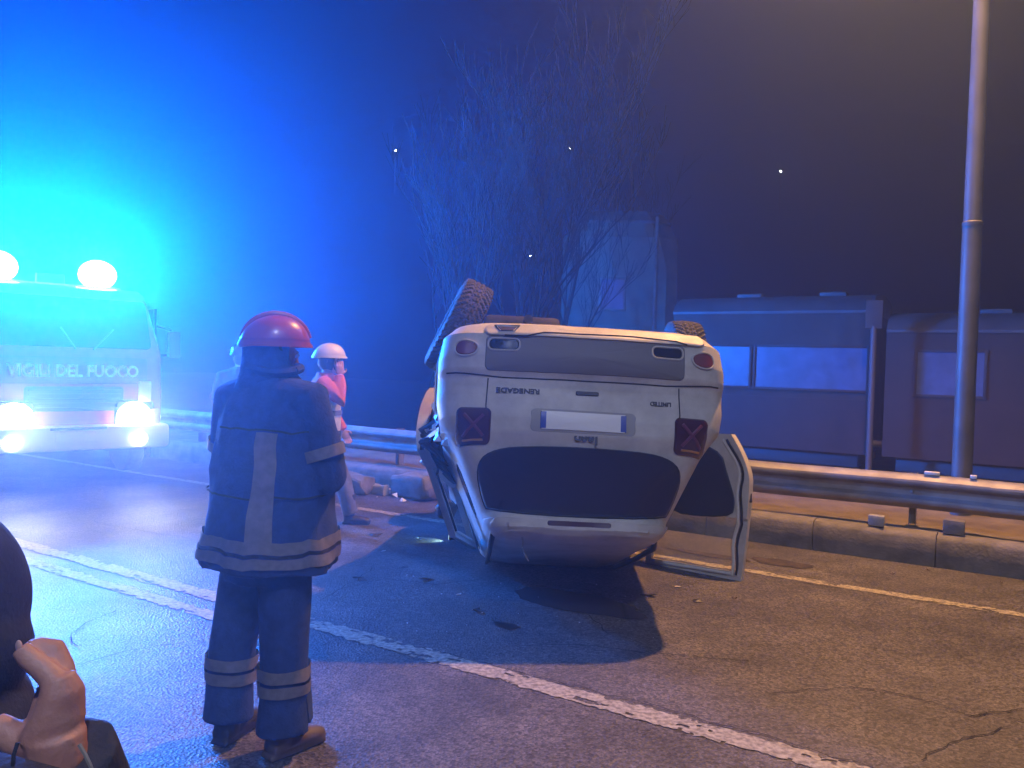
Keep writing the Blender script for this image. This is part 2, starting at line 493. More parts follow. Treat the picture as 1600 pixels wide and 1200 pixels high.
def street_lamp(base, arm, hgt, label, power, colr=(1, .47, .16), cone=108, aim=None):
    t = empty('street_lamp', base, label=label, cat='street lamp')
    bm = bmesh.new(); tube(bm, [(0, 0, -.3), (0, 0, 2.78)], [.092, .086], 20); obj('pole_base', bm, POLE, t)
    bm = bmesh.new(); tube(bm, [(0, 0, 2.78), (0, 0, 2.80), (0, 0, 2.82), (0, 0, 2.83)], [.090, .092, .092, .082], 20); obj('joint_collar', bm, POLE, t)
    a = Vector(arm)
    bm = bmesh.new(); tube(bm, [Vector((0, 0, 2.83)), Vector((0, 0, hgt - .8)), a * .08 + Vector((0, 0, hgt - .3)), a * .35 + Vector((0, 0, hgt)), a + Vector((0, 0, hgt + .12))], [.080, .062, .05, .042, .035], 16); obj('pole_shaft', bm, POLE, t)
    an = a.normalized(); rot = Matrix.Rotation(math.atan2(an.y, an.x), 3, 'Z')
    bm = bmesh.new(); ball(bm, a + an * .28 + Vector((0, 0, hgt + .15)), (.36, .15, .10), rot)
    for v in bm.verts:
        if v.co.z < hgt + .10: v.co.z = hgt + .10
    obj('lamp_head', bm, POLE, t)
    bm = bmesh.new(); box(bm, a + an * .28 + Vector((0, 0, hgt + .085)), (.42, .17, .02), rot, bev=.006); obj('lamp_lens', bm, LAMPM, t)
    li = bpy.data.lights.new('street_light', 'SPOT'); li.energy = power; li.color = colr; li.spot_size = R(cone); li.spot_blend = .55; li.shadow_soft_size = .10
    lo = bpy.data.objects.new('street_light', li); col.objects.link(lo); lo.parent = t; lo.location = a + an * .28 + Vector((0, 0, hgt + .04))
    if aim: lo.rotation_mode = 'QUATERNION'; lo.rotation_quaternion = Vector(aim).to_track_quat('-Z', 'Y')
    return t


pb = at(1502, 760, 7.76); pb.z = .30
street_lamp((pb.x, pb.y, .30), (-.55, -.35, 0), 8.6, 'tall round steel lamp pole rising behind the guardrail', STREET_W)
street_lamp(uv(-3.5, -5.2, -.05), RV * 2.0, 8.6, 'added unseen street lamp on the near side lighting the wreck', 2700, (.64, .70, 1), 100, (-.1, .75, -.70))  # out-of-view lamp added to brighten the rear of the car

# ------------------------------------------------------------------ overturned car
RY = [(.34, .13), (.38, .06), (.46, .0), (.60, .0), (.68, .02), (.72, .06), (.78, .075), (.96, .075), (1.05, .09), (1.12, .13), (1.30, .205), (1.50, .30), (1.53, .30), (1.545, .20), (1.60, .20), (1.63, .24), (1.66, .34)]
WZ = [(.34, .74), (.38, .82), (.46, .88), (.60, .90), (.85, .90), (.97, .875), (1.05, .81), (1.12, .765), (1.30, .68), (1.50, .585), (1.58, .555), (1.63, .50), (1.66, .40)]
FY = [(.34, 3.9), (.40, 4.1), (.60, 4.2), (.85, 4.14), (.93, 4.0), (.965, 3.35), (1.0, 3.25), (1.3, 2.85), (1.5, 2.55), (1.58, 2.40), (1.63, 2.2), (1.66, 2.0)]


def lerp(T, z):
    if z <= T[0][0]: return T[0][1]
    for (a, b), (c, d) in zip(T, T[1:]):
        if z <= c: return b + (d - b) * (z - a) / (c - a)
    return T[-1][1]


def half_w(z): return lerp(WZ, z)


def rear_y(x, z):
    W = half_w(z); r = .17; ax = min(abs(x), W)
    y = lerp(RY, z) + .05 * (ax / .9) ** 2 + .011 * noise.noise(Vector((x * 3.1, z * 3.7, 2.2))) + .004 * noise.noise(Vector((x * 9, z * 8, 5.2)))
    if ax > W - r:
        y += (r - math.sqrt(max(0, r * r - (ax - W + r) ** 2))) * .95
    return y


def rp(x, z, off=0.0):       # point on the rear skin, off = towards the viewer
    return Vector((x, rear_y(x, z) - off, z))


def fp(y, z, side, off=0.0):  # point on the flank
    t = 1 if y < 3.2 else 1 - .10 * ((y - 3.2) / 1.0) ** 2
    return Vector((side * (half_w(z) * t + off), y, z))


CARPOS = (.452, 5.04, 2.236); YAW, CP, CROLL = R(2.5), R(-19.0), R(1.6)
car = empty('overturned_car', label='pale compact SUV lying overturned on its roof with rear towards the road centre line', cat='car')
car.matrix_world = Matrix.Translation(CARPOS) @ Matrix.Rotation(YAW, 4, 'Z') @ Matrix.Rotation(CP, 4, 'X') @ Matrix.Rotation(math.pi + CROLL, 4, 'Y')

zs = sorted(set([z for z, _ in RY] + [.34 + (1.66 - .34) * i / 40 for i in range(41)]))
bm = bmesh.new(); sl = []
for z in zs:
    W = half_w(z); loop = []
    for i in range(33):
        x = W * math.sin(math.pi * (i / 32 - .5))
        loop.append(rp(x, z))
    fy = lerp(FY, z); y0 = rear_y(W, z)
    for i in range(1, 15): loop.append(fp(y0 + (fy - .2 - y0) * i / 14, z, 1))
    Wf = fp(fy - .2, z, 1).x
    for i in range(1, 12):
        a = math.pi / 2 - math.pi * i / 12
        sx = math.sin(a); loop.append(Vector((Wf * sx, fy - .2 + .2 * abs(math.cos(a)) ** .5, z)))
    for i in range(14, 0, -1): loop.append(fp(y0 + (fy - .2 - y0) * i / 14, z, -1))
    if z > 1.5:      # roof pressed in a little
        for q in loop: q.z += .012 * noise.noise(Vector((q.x * 3, q.y * 2, 3)))
    sl.append(loop)
rings(bm, sl, True, True)
obj('body_shell', bm, CAR, car, angle=35)


def panel(name, pts, mp, m, parent, off=.006, depth=.02, bev=.006, nr=5, smooth=True):
    c = Vector((sum(p[0] for p in pts) / len(pts), sum(p[1] for p in pts) / len(pts)))
    bm = bmesh.new(); rr = []
    P = [Vector(p) for p in pts]
    rr.append([mp(p.x, p.y, off - depth) for p in P])
    rr.append([mp(p.x, p.y, off - bev * .8) for p in P])
    mxr = max((p - c).length for p in P); s1 = 1 - bev / mxr
    rr.append([mp(*(c + (p - c) * s1), off) for p in P])
    for k in range(1, nr):
        s = s1 * (1 - k / nr); rr.append([mp(*(c + (p - c) * s), off) for p in P])
    vs = rings(bm, rr, True, False)
    cv = bm.verts.new(mp(c.x, c.y, off)); L = vs[-1]
    for i in range(len(L)): bm.faces.new((L[i], L[(i + 1) % len(L)], cv))
    bm.faces.new(vs[0][::-1])
    return obj(name, bm, m, parent, smooth, 30)


def rrect(x0, x1, z0, z1, r, n=6, per=6):
    out = []
    for cx, cz, a0 in ((x1 - r, z1 - r, 0), (x0 + r, z1 - r, 90), (x0 + r, z0 + r, 180), (x1 - r, z0 + r, 270)):
        for i in range(n + 1):
            a = R(a0 + 90 * i / n); out.append((cx + r * math.cos(a), cz + r * math.sin(a)))
    res = []
    for a, b in zip(out, out[1:] + out[:1]):
        L = math.hypot(b[0] - a[0], b[1] - a[1]); k = max(1, int(L / .05))
        for i in range(k): res.append((a[0] + (b[0] - a[0]) * i / k, a[1] + (b[1] - a[1]) * i / k))
    return res


def densify(P, step=.04):
    res = []
    for a, b in zip(P, P[1:] + P[:1]):
        L = math.hypot(b[0] - a[0], b[1] - a[1]); k = max(1, int(L / step))
        for i in range(k): res.append((a[0] + (b[0] - a[0]) * i / k, a[1] + (b[1] - a[1]) * i / k))
    return res


def chaikin(P, it=2):
    for _ in range(it):
        Q = []
        for a, b in zip(P, P[1:] + P[:1]):
            Q += [(a[0] * .75 + b[0] * .25, a[1] * .75 + b[1] * .25), (a[0] * .25 + b[0] * .75, a[1] * .25 + b[1] * .75)]
        P = Q
    return P


def seam(name, pts, mp, parent, r=.004, m=SEAM, closed=False, off=.0):
    P = densify(pts, .05)
    if not closed:
        k = len(P)
        # drop the densified closing edge
        last = pts[-1]; idx = min(range(k), key=lambda i: (P[i][0] - last[0]) ** 2 + (P[i][1] - last[1]) ** 2)
        P = P[:idx + 1]
    else: P = P + P[:1]
    bm = bmesh.new(); tube(bm, [mp(p[0], p[1], off) for p in P], r, 6); return obj(name, bm, m, parent)


# tailgate window, spoiler lamp, cladding with painted shade
win = chaikin([(-.36, 1.125), (.36, 1.125), (.56, 1.165), (.63, 1.25), (.585, 1.42), (.535, 1.51), (-.535, 1.51), (-.585, 1.42), (-.63, 1.25), (-.56, 1.165)], 2)
panel('rear_window', densify(win), rp, GLASSD, car, off=.022, depth=.05, bev=.010)
seam('window_seal', win, rp, car, .006, closed=True)
panel('brake_lamp', rrect(-.19, .19, 1.555, 1.585, .012), rp, REDD, car, off=.008)
panel('spoiler', rrect(-.53, .53, 1.548, 1.625, .03), rp, CAR, car, off=.004, depth=.05, bev=.012)
panel('cladding_and_shade_band', rrect(-.61, .61, .475, .69, .03), rp, mat('shaded_grey_cladding', (.15, .14, .135), .55, bump=.1, bscale=200), car, off=.007)  # real cladding, stretched upward so its grey also paints the bumper's shaded band
sk = panel('skid_strip', rrect(-.74, .62, .385, .475, .035), rp, CAR, car, off=.022, depth=.04, bev=.012)
for s in (-1, 1):
    panel('reversing_lamp', rrect(s * .50 - .09, s * .50 + .09, .50, .565, .03), rp, GLASSD, car, off=.014)
    seam('lamp_trim', rrect(s * .50 - .095, s * .50 + .095, .495, .57, .03), rp, car, .006, CAR, True, .012)
    panel('bumper_reflector', chaikin([(s * .655, .53), (s * .77, .505), (s * .80, .57), (s * .76, .61), (s * .67, .595)], 2), rp, REDL, car, off=.012)
    seam('reflector_trim', chaikin([(s * .65, .525), (s * .775, .50), (s * .805, .57), (s * .765, .617), (s * .665, .60)], 2), rp, car, .006, CAR, True, .008)
    # tail lamp: dark red square with an X shaped light guide
    hs = panel('tail_lamp', rrect(s * .66 - .105, s * .66 + .105, .915, 1.13, .035), rp, REDD, car, off=.022, depth=.05, bev=.014)
    bm = bmesh.new()
    for d in (-1, 1):
        tube(bm, [rp(s * .66 + d * t, 1.022 + t * 1.05, .024) for t in (-.06, -.03, 0, .03, .06)], .011, 8)
    obj('light_guide', bm, mat('pale_red_lamp_plastic', (.15, .03, .05), .35), hs)
    bm = bmesh.new(); tube(bm, [rp(s * .66 + t, 1.107, .026) for t in (-.06, 0, .06)], .007, 8); obj('lamp_edge', bm, mat('amber_lamp_plastic', (.5, .22, .05), .3), hs)
# trailer-hook cut-out with bright outline on the bumper lip
seam('tow_cover_trim', [(.56, .40), (.41, .40), (.44, .45), (.53, .45)], rp, car, .006, CHROME, True, .024)
panel('tow_cover', [(.545, .408), (.425, .408), (.45, .442), (.52, .442)], rp, CARDARK, car, off=.026, nr=2)
seam('bumper_seam', [(-.84, .70), (-.5, .722), (.5, .722), (.84, .70)], rp, car, .005)
seam('skid_seam', [(-.62, .475), (-.55, .455), (-.30, .44), (.26, .45), (.36, .478), (.5, .478)], rp, car, .005, SEAM, False, .024)
seam('tailgate_seam', [(-.585, .73), (-.59, .90), (-.57, 1.02), (-.60, 1.12)], rp, car, .004)
seam('tailgate_seam', [(.585, .73), (.59, .90), (.57, 1.02), (.60, 1.12)], rp, car, .004)
# plate recess and plate
panel('plate_recess', rrect(-.32, .32, .905, 1.045, .03), rp, mat('recess_grey', (.30, .29, .27), .5), car, off=.003, depth=.01)
pl = panel('number_plate', rrect(-.26, .26, .92, 1.03, .01), rp, mat('white_plate', (.80, .80, .78), .4), car, off=.012, nr=2)
for s in (-1, 1): panel('plate_band', rrect(s * .242 - .018, s * .242 + .018, .922, 1.028, .006), rp, mat('plate_blue', (.02, .06, .4), .4), pl, off=.014, nr=2)
panel('tailgate_handle', rrect(-.09, .05, .785, .81, .008), rp, CARDARK, car, off=.012)
BADGE = mat('badge_grey', (.05, .05, .055), .6)


def badge(s, x, z, size, **k):
    y = rear_y(x, z) - .006
    # letters read from behind the upright car
    M = Matrix.Translation((x, y, z)) @ Matrix.Rotation(R(90), 4, 'X')
    text('badge_lettering', s, size, BADGE, car, M, .003, **k)


badge('Jeep', -.02, 1.075, .085, bold=.003)
badge('RENEGADE', .40, .80, .042, sx=1.25, bold=.0015)
badge('LIMITED', -.47, .835, .036, bold=.001)
# roof rails, antenna
for s in (-1, 1):
    bm = bmesh.new(); tube(bm, [Vector((s * .50, .42, 1.60)), Vector((s * .51, .50, 1.655)), Vector((s * .51, 1.2, 1.668)), Vector((s * .51, 2.0, 1.655)), Vector((s * .50, 2.1, 1.60))], .018, 10); obj('roof_rail', bm, CARDARK, car)
bm = bmesh.new(); tube(bm, [Vector((.33, .34, 1.64)), Vector((.325, .27, 1.68)), Vector((.33, .24, 1.72)), Vector((.31, .24, 1.76)), Vector((.29, .26, 1.79))], [.008, .006, .005, .005, .003], 8); obj('bent_aerial', bm, CHROME, car)
# flank windows, seams, sills
for s in (-1, 1):
    fm = lambda y, z, o, s=s: fp(y, z, s, o)
    panel('quarter_window', densify(chaikin([(.62, 1.13), (1.02, 1.13), (1.04, 1.46), (.80, 1.44)], 1)), fm, GLASSD, car, off=.004)
    panel('front_side_window', densify(chaikin([(2.06, 1.10), (3.0, 1.08), (2.50, 1.50), (2.06, 1.52)], 1)), fm, GLASSD, car, off=.004)
    seam('door_seam', [(2.02, .45), (2.02, 1.55)], fm, car, .005)
    seam('door_seam', [(3.05, .45), (3.07, 1.05)], fm, car, .005)
    panel('sill_cladding', rrect(1.3, 3.0, .36, .46, .03), fm, CARDARK, car, off=.02, depth=.05)
    for yc in (.81, 3.38):
        arc = [(yc + .44 * math.cos(R(a)), .36 + .44 * math.sin(R(a))) for a in range(0, 181, 12)]
        inner = [(yc + .37 * math.cos(R(a)), .36 + .37 * math.sin(R(a))) for a in range(180, -1, -12)]
        panel('wheel_arch', arc, fm, SEAM, car, off=.004, depth=.02, nr=2)
        bm = bmesh.new(); tube(bm, [fp(a, b, s, .012) for a, b in arc], .03, 8, flat=.6); obj('arch_trim', bm, CARDARK, car)
bm = bmesh.new()
for y, z, hw in ((2.62, 1.5, .5),): pass
bm.free()
# windscreen
bm = bmesh.new(); rr = []
for z in (1.02, 1.15, 1.3, 1.42, 1.52):
    fy = lerp(FY, z); Wf = half_w(z) * .88
    rr.append([Vector((Wf * t, fy + .012 - .10 * t * t, z + .006)) for t in (-1, -.6, -.2, .2, .6, 1)])
rings(bm, rr, False, False); obj('windscreen', bm, mat('cracked_screen', (.10, .12, .13), .35, c2=(.25, .27, .28), scale=60), car)
# doors -----------------------------------------------------------


def door(side, open_deg, y_tr=1.14, y_h=2.0):
    hx = half_w(.95) - .02
    wide = open_deg > 20
    Mx = Matrix.Translation((side * hx, y_h, 0)) @ Matrix.Rotation(R(open_deg) * side, 4, 'Z') @ Matrix.Translation((-side * hx, -y_h, 0))
    if wide:      # hanging from one hinge: sagged level with the road
        Mx = Matrix.Translation((side * .0, y_h, .45 + .06)) @ Matrix.Rotation(R(-15), 4, 'X') @ Matrix.Translation((0, -y_h, -.45)) @ Mx
    zz = [.43 + (1.56 - .43) * i / 26 for i in range(27)]

    def trail(z):    # trailing edge follows the arch low down and leans in at the top
        return y_tr + .16 * max(0, (.78 - z) / .35) ** 1.5 + ((.02 if open_deg > 20 else .10) * max(0, (z - 1.12) / .44) ** 1.3)

    def P(y, z, o): return Mx @ Vector((side * ((.9 - (.9 - half_w(z)) * (.22 if wide else .8)) + o), y, z))
    zb = 1.10
    # lower skin + inner shell as one closed slab
    bm = bmesh.new(); rr = []
    for z in [q for q in zz if q <= zb]:
        yt = trail(z); n = 8
        ys = [yt + (y_h - .01 - yt) * i / n for i in range(n + 1)]
        rr.append([P(y, z, .006) for y in ys] + [P(y, z, -.075) for y in ys[::-1]])
    rings(bm, rr); d = obj('rear_door', bm, CAR, car, angle=30)
    # window frame
    bm = bmesh.new()
    for (ya, yb) in (('t', .055), ('h', .05)):
        rr = []
        for z in [q for q in zz if q >= zb - .05]:
            yt = trail(z); y0, y1 = (yt, yt + yb) if ya == 't' else (y_h - .01 - yb, y_h - .01)
            rr.append([P(y0, z, .002), P(y1, z, .002), P(y1, z, -.045), P(y0, z, -.045)])
        rings(bm, rr)
    rr = []
    for i in range(9):
        y = trail(1.55) + .002 + (y_h - .014 - trail(1.55)) * i / 8
        rr.append([P(y, 1.50, .001), P(y, 1.558, .001), P(y, 1.558, -.044), P(y, 1.50, -.044)])
    rings(bm, rr); obj('window_frame', bm, CAR, d, angle=30)
    # glass
    bm = bmesh.new(); rr = []
    for z in [q for q in zz if zb - .02 <= q <= 1.52]:
        yt = trail(z) + .03
        rr.append([P(yt, z, -.018), P((yt + y_h) / 2, z, -.016), P(y_h - .04, z, -.018)])
    rings(bm, rr, False, False); obj('door_glass', bm, CLEAR, d)
    # dark inner trim, inset from the painted rim
    pts = chaikin([(trail(.5) + .14, .52), (y_h - .06, .50), (y_h - .06, 1.10), (y_tr + .12, 1.10), (y_tr + .10, .95), (y_tr + .16, .8)], 2)
    panel('inner_trim', densify(pts), lambda y, z, o: P(y, z, -.075 - o), CARDARK, d, off=.02, depth=.03)
    # rubber seal running round the inner rim and the window
    tp = [P(trail(z) + .052 + .012 * math.sin(z * 16), z, -.08 if z < zb else -.052) for z in zz[1:-1]]
    bm = bmesh.new(); tube(bm, tp, .010, 8); obj('door_seal', bm, SEAM, d)
    bm = bmesh.new(); tube(bm, [P(trail(z) + .085 + .012 * math.sin(z * 16), z, -.07 if z < zb else -.046) for z in zz[1:-1]] + [P(y, 1.515, -.048) for y in (1.36, 1.6, 1.9)], .013, 8); obj('bright_rim', bm, mat('bright_inner_rim', (.68, .67, .60), .3, coat=.4), d)
    bm = bmesh.new(); box(bm, P(trail(.9) + .004, .92, -.035), (.03, .02, .07), bev=.004); obj('latch', bm, CARDARK, d)
    bm = bmesh.new(); tube(bm, [P(1.30, 1.0, .02), P(1.33, 1.0, .045), P(1.45, 1.0, .045), P(1.48, 1.0, .02)], .012, 8); obj('door_handle', bm, CAR, d)
    if open_deg > 20:
        o = panel('dark_interior_sheet', densify([(1.16, .46), (1.98, .46), (1.98, 1.52), (1.30, 1.52), (1.14, 1.1)]), lambda y, z, o: fp(y, z, side, o), SEAM, car, off=.003)  # black sheet on the closed shell paints the dark interior
    return d


door(-1, 50)
door(1, 12)
# mirror on the far front door (picture left)
for s in (1, -1):
    bm = bmesh.new(); ball(bm, fp(2.85, 1.13, s, .13), (.10, .075, .085)); jitter(bm, .015, 14); m_ = obj('wing_mirror', bm, CARDARK, car)
    bm = bmesh.new(); tube(bm, [fp(2.88, 1.08, s, -.01), fp(2.86, 1.10, s, .08)], .025, 8); obj('mirror_arm', bm, CARDARK, m_)
    bm = bmesh.new(); tube(bm, [fp(2.85, 1.18, s, .15), fp(2.84, 1.24, s, .16), fp(2.85, 1.30, s, .14)], .005, 6); obj('loose_wire', bm, CHROME, m_)
# crumpled quarter panel with loose shards (picture left)
SHARD = mat('broken_lamp_plastic', (.75, .78, .78), .12)
rnd = random.Random(5)
for i in range(9):
    bm = bmesh.new(); c = fp(.28 + rnd.random() * .2, .86 + rnd.random() * .22, 1, .01 + rnd.random() * .05)
    vs = [bm.verts.new(c + Vector((rnd.uniform(-.03, .03), rnd.uniform(-.03, .03), rnd.uniform(-.045, .045)))) for k in range(4)]
    for t in ((0, 1, 2), (0, 1, 3), (1, 2, 3), (0, 2, 3)): bm.faces.new([vs[k] for k in t])
    obj('lamp_shard', bm, SHARD, car, smooth=False)
bm = bmesh.new()
for i in range(5):
    tube(bm, [fp(.5 + rnd.random() * .4, .75 + rnd.random() * .2, 1, -.02), fp(.6 + rnd.random() * .4, .8 + rnd.random() * .25, 1, .10 + rnd.random() * .06), fp(.8 + rnd.random() * .3, .95 + rnd.random() * .2, 1, .05)], [.03, .022, .01], 6)
jitter(bm, .02, 12); obj('torn_liner', bm, CARDARK, car)
# underbody
bm = bmesh.new()
box(bm, (0, 2.1, .33), (1.35, 3.3, .05), bev=.015)
tube(bm, [(.35, .15, .30), (.36, .8, .27), (.2, 1.4, .26), (.15, 3.0, .27)], [.03, .03, .03, .03], 10)
box(bm, (.38, .42, .28), (.5, .28, .13), bev=.04)
tube(bm, [(-.7, .81, .33), (0, .81, .30), (.7, .81, .33)], .05, 10); tube(bm, [(-.7, 3.38, .33), (.7, 3.38, .33)], .04, 10)
for s in (-1, 1): tube(bm, [(s * .45, 1.3, .32), (s * .68, .85, .33)], .03, 8)
obj('underbody', bm, UNDER, car)
bm = bmesh.new(); tube(bm, [(.42, .20, .36), (.42, .34, .33)], .03, 12); obj('exhaust_tip', bm, UNDER, car)


def make_tyre(parent, M):
    bm = bmesh.new(); NU, NV = 308, 26; rr = []
    pr = []
    for j in range(NV + 1):
        t = j / NV * 2 - 1
        if abs(t) < .62: pr.append((t / .62 * .098, .345 - .012 * (t / .62) ** 2))
        else:
            q = (abs(t) - .62) / .38; sg = 1 if t > 0 else -1
            pr.append((sg * (.098 + .016 * math.sin(q * math.pi * .75)), .333 - .108 * q ** 1.1))
    for i in range(NU):
        a = 2 * math.pi * i / NU; ring = []
        for (x, r) in pr:
            if abs(x) <= .099:
                ph = (a * 44 / (2 * math.pi) * 1.0 + abs(x) * 22) % 1.0
                g = 0
                if ph < .34: g = .013
                if abs(abs(x) - .035) < .006 or abs(x) < .004: g = .010
                r = r - g
            ring.append(Vector((x, r * math.cos(a), r * math.sin(a))))
        rr.append(ring)
    rr.append(rr[0])
    vs = [[bm.verts.new(p) for p in r_] for r_ in rr[:-1]]; vs.append(vs[0])
    for a_, b_ in zip(vs, vs[1:]):
        for j in range(NV): bm.faces.new((a_[j], a_[j + 1], b_[j + 1], b_[j]))
    bmesh.ops.transform(bm, matrix=M, verts=bm.verts[:])
    wv = obj('wheel', bm, RUBBER, parent, angle=28)
    bm = bmesh.new()
    pr2 = [(.095, .235), (.085, .222), (.03, .215), (-.095, .22), (-.1, .235)]
    rings(bm, [[Vector((x, r * math.cos(2 * math.pi * k / 40), r * math.sin(2 * math.pi * k / 40))) for k in range(40)] for x, r in pr2], True, False)
    for k in range(5):
        a = 2 * math.pi * k / 5; rot = Matrix.Rotation(a, 3, 'X')
        for d in (-.12, .12):
            tube(bm, [rot @ Vector((.06, .04, 0)), rot @ Vector((.07, .13, d * .25)), rot @ Vector((.06, .222, d * .45))], [.028, .02, .022], 8)
    tube(bm, [(.03, 0, 0), (.08, 0, 0)], [.06, .05], 16)
    tube(bm, [(-.05, 0, 0), (-.035, 0, 0)], [.15, .15], 24)
    bmesh.ops.transform(bm, matrix=M, verts=bm.verts[:])
    obj('rim', bm, ALLOY, wv)
    return wv


make_tyre(car, Matrix.Translation((-.79, .81, .345)) @ Matrix.Rotation(math.pi, 4, 'Z'))
make_tyre(car, Matrix.Translation((.79, 3.38, .345)) @ Matrix.Rotation(R(12), 4, 'Z'))
make_tyre(car, Matrix.Translation((-.79, 3.38, .345)) @ Matrix.Rotation(R(192), 4, 'Z'))
# knocked-out wheel, picture left: world placement turned into car space
wc = at(717, 512, 5.55)
ax = Vector((-.88, -.12, .42)).normalized()
Mw = Matrix.Translation(wc) @ ax.to_track_quat('X', 'Z').to_matrix().to_4x4()
bpy.context.view_layer.update()
make_tyre(car, car.matrix_world.inverted() @ Mw)

# ------------------------------------------------------------------ fire engine
TRED = mat('fire_engine_red', (.40, .03, .03), .35, coat=.4)
TWHITE = mat('truck_white', (.75, .74, .72), .45)
TGREY = mat('truck_grey', (.10, .10, .11), .55)
TGLASS = mat('truck_glass', (.03, .04, .05), .08)
truck = empty('fire_engine', (-5.32, 9.75, 0), R(43), label='fire engine with blazing headlights and blue roof beacons facing the wreck', cat='fire engine')
# local: front at y=0, body goes to +y, x to the right as seen from in front
bm = bmesh.new(); rr = []
cabprof = [(.55, .02), (.80, .0), (1.15, .0), (1.58, .03), (1.66, .05), (2.30, .34), (2.40, .42), (2.46, .60)]
for z, y in cabprof:
    W = 1.05 if z < 1.6 else 1.05 - .12 * (z - 1.6) / .86
    yb = 2.0; r_ = .12; lp = []
    for cx, cy, a0 in ((W - r_, y + r_, -90), (W - r_, yb - r_, 0), (-W + r_, yb - r_, 90), (-W + r_, y + r_, 180)):
        for i in range(6):
            a = R(a0 + 90 * i / 5); lp.append(Vector((cx + r_ * math.cos(a), cy + r_ * math.sin(a), z)))
    rr.append(lp)
rings(bm, rr); obj('cab', bm, TRED, truck, angle=35)


def quad_panel(name, x0, x1, zy0, zy1, m, parent, off=.012, r=.06):
    (z0, y0), (z1, y1) = zy0, zy1
    mp = lambda x, t, o: Vector((x, y0 + (y1 - y0) * t - o, z0 + (z1 - z0) * t + o * .3))
    L = math.hypot(z1 - z0, y1 - y0); rx = r
    pts = [(x, z / L) for x, z in rrect(x0, x1, 0, L, rx)]
    return panel(name, pts, mp, m, parent, off=off, depth=.03, nr=2)


ws = quad_panel('windscreen', -.90, .90, (1.68, .058), (2.30, .34), TGLASS, truck)
for s in (-1, 1):
    bm = bmesh.new(); tube(bm, [(s * .1 + .1, .02, 1.66), (s * .3 + .15, .10, 1.92)], .012, 6); obj('wiper', bm, TGREY, ws)
    bm = bmesh.new(); box(bm, (s * 1.06, .75, 1.98), (.02, .75, .5), bev=.006); obj('side_window', bm, TGLASS, truck)
    bm = bmesh.new(); box(bm, (s * 1.20, .10, 1.75), (.16, .10, .36), bev=.03); mr_ = obj('mirror', bm, TGREY, truck)
    bm = bmesh.new(); tube(bm, [(s * 1.03, .25, 2.0), (s * 1.18, .12, 1.95)], .014, 8); obj('mirror_bracket', bm, TGREY, mr_)
    bm = bmesh.new(); tube(bm, [(s * 1.03, .25, 1.6), (s * 1.18, .12, 1.62)], .014, 8); obj('mirror_bracket', bm, TGREY, mr_)
quad_panel('name_panel', -.84, .84, (1.24, .0), (1.56, .03), mat('panel_red', (.30, .03, .04), .4), truck, off=.008, r=.02)
text('lettering', 'VIGILI DEL FUOCO', .20, mat('white_lettering', (.9, .9, .88), .5), truck, Matrix.Translation((0, -.016, 1.385)) @ Matrix.Rotation(R(90), 4, 'X'), .006, bold=.006, sx=.86)
gp = quad_panel('grille', -.55, .55, (.90, .0), (1.20, .0), TGREY, truck, off=.01, r=.04)
for k in range(5):
    bm = bmesh.new(); box(bm, (0, -.02, .94 + k * .055), (1.02, .03, .018), bev=.004); obj('grille_slat', bm, TGREY, gp)
bm = bmesh.new(); box(bm, (0, -.06, .58), (2.16, .22, .30), bev=.05); bp = obj('bumper', bm, TWHITE, truck)
bm = bmesh.new(); box(bm, (0, -.178, .60), (.50, .012, .11), bev=.003); obj('number_plate', bm, TWHITE, bp)
bm = bmesh.new(); box(bm, (0, -.178, .70), (.62, .02, .03), bev=.004); obj('bumper_step', bm, CHROME, bp)
for s in (-1, 1):
    bm = bmesh.new(); box(bm, (s * .68, -.02, .81), (.46, .08, .44), bev=.06); hl = obj('headlight_housing', bm, TGREY, truck)
    bm = bmesh.new(); tube(bm, [(s * .66, -.075, .80), (s * .66, -.085, .80)], .21, 32); obj('headlight', bm, mat('headlamp_glow', (.95, .97, 1.0), emit=28), hl)
    bm = bmesh.new(); box(bm, (s * .93, -.03, .82), (.10, .07, .20), bev=.015); obj('indicator', bm, mat('amber_lens', (.5, .2, .03), .3), hl)
    if s > 0: bm = bmesh.new(); box(bm, (s * .80, -.03, 1.14), (.15, .04, .26), bev=.01); obj('white_plate', bm, TWHITE, truck)
    bm = bmesh.new(); tube(bm, [(s * .70, -.165, .55), (s * .70, -.185, .55)], .085, 20); obj('fog_lamp', bm, mat('headlamp_glow', (.95, .97, 1.0), emit=40), bp)
    for yw in (1.0, 4.4):
        bm = bmesh.new(); tube(bm, [(s * .78, yw, .46), (s * .82, yw, .46), (s * 1.0, yw, .46), (s * 1.04, yw, .46)], [.40, .46, .46, .40], 28); wv = obj('wheel', bm, RUBBER, truck)
        bm = bmesh.new(); tube(bm, [(s * 1.03, yw, .46), (s * 1.055, yw, .46)], [.26, .2], 20); obj('rim', bm, STEEL, wv)
    bm = bmesh.new(); tube(bm, [(s * 1.05, 1.0 + .54 * math.cos(R(a)), .46 + .54 * math.sin(R(a))) for a in range(0, 181, 15)], .06, 8); obj('mudguard', bm, TGREY, truck)
bm = bmesh.new(); box(bm, (0, 3.85, 1.55), (2.1, 3.5, 1.9), bev=.05); bx_ = obj('equipment_body', bm, TRED, truck)
for s in (-1, 1):
    for k in range(3):
        bm = bmesh.new(); box(bm, (s * 1.055, 2.75 + k * 1.1, 1.55), (.02, 1.0, 1.5), bev=.004); sh = obj('roller_shutter', bm, STEEL, bx_)
bm = bmesh.new(); box(bm, (0, 3.0, .5), (.9, 5.2, .18), bev=.02); obj('chassis', bm, TGREY, truck)
bm = bmesh.new(); box(bm, (0, 1.35, 2.49), (1.75, .28, .08), bev=.02); lb = obj('light_bar', bm, TWHITE, truck)
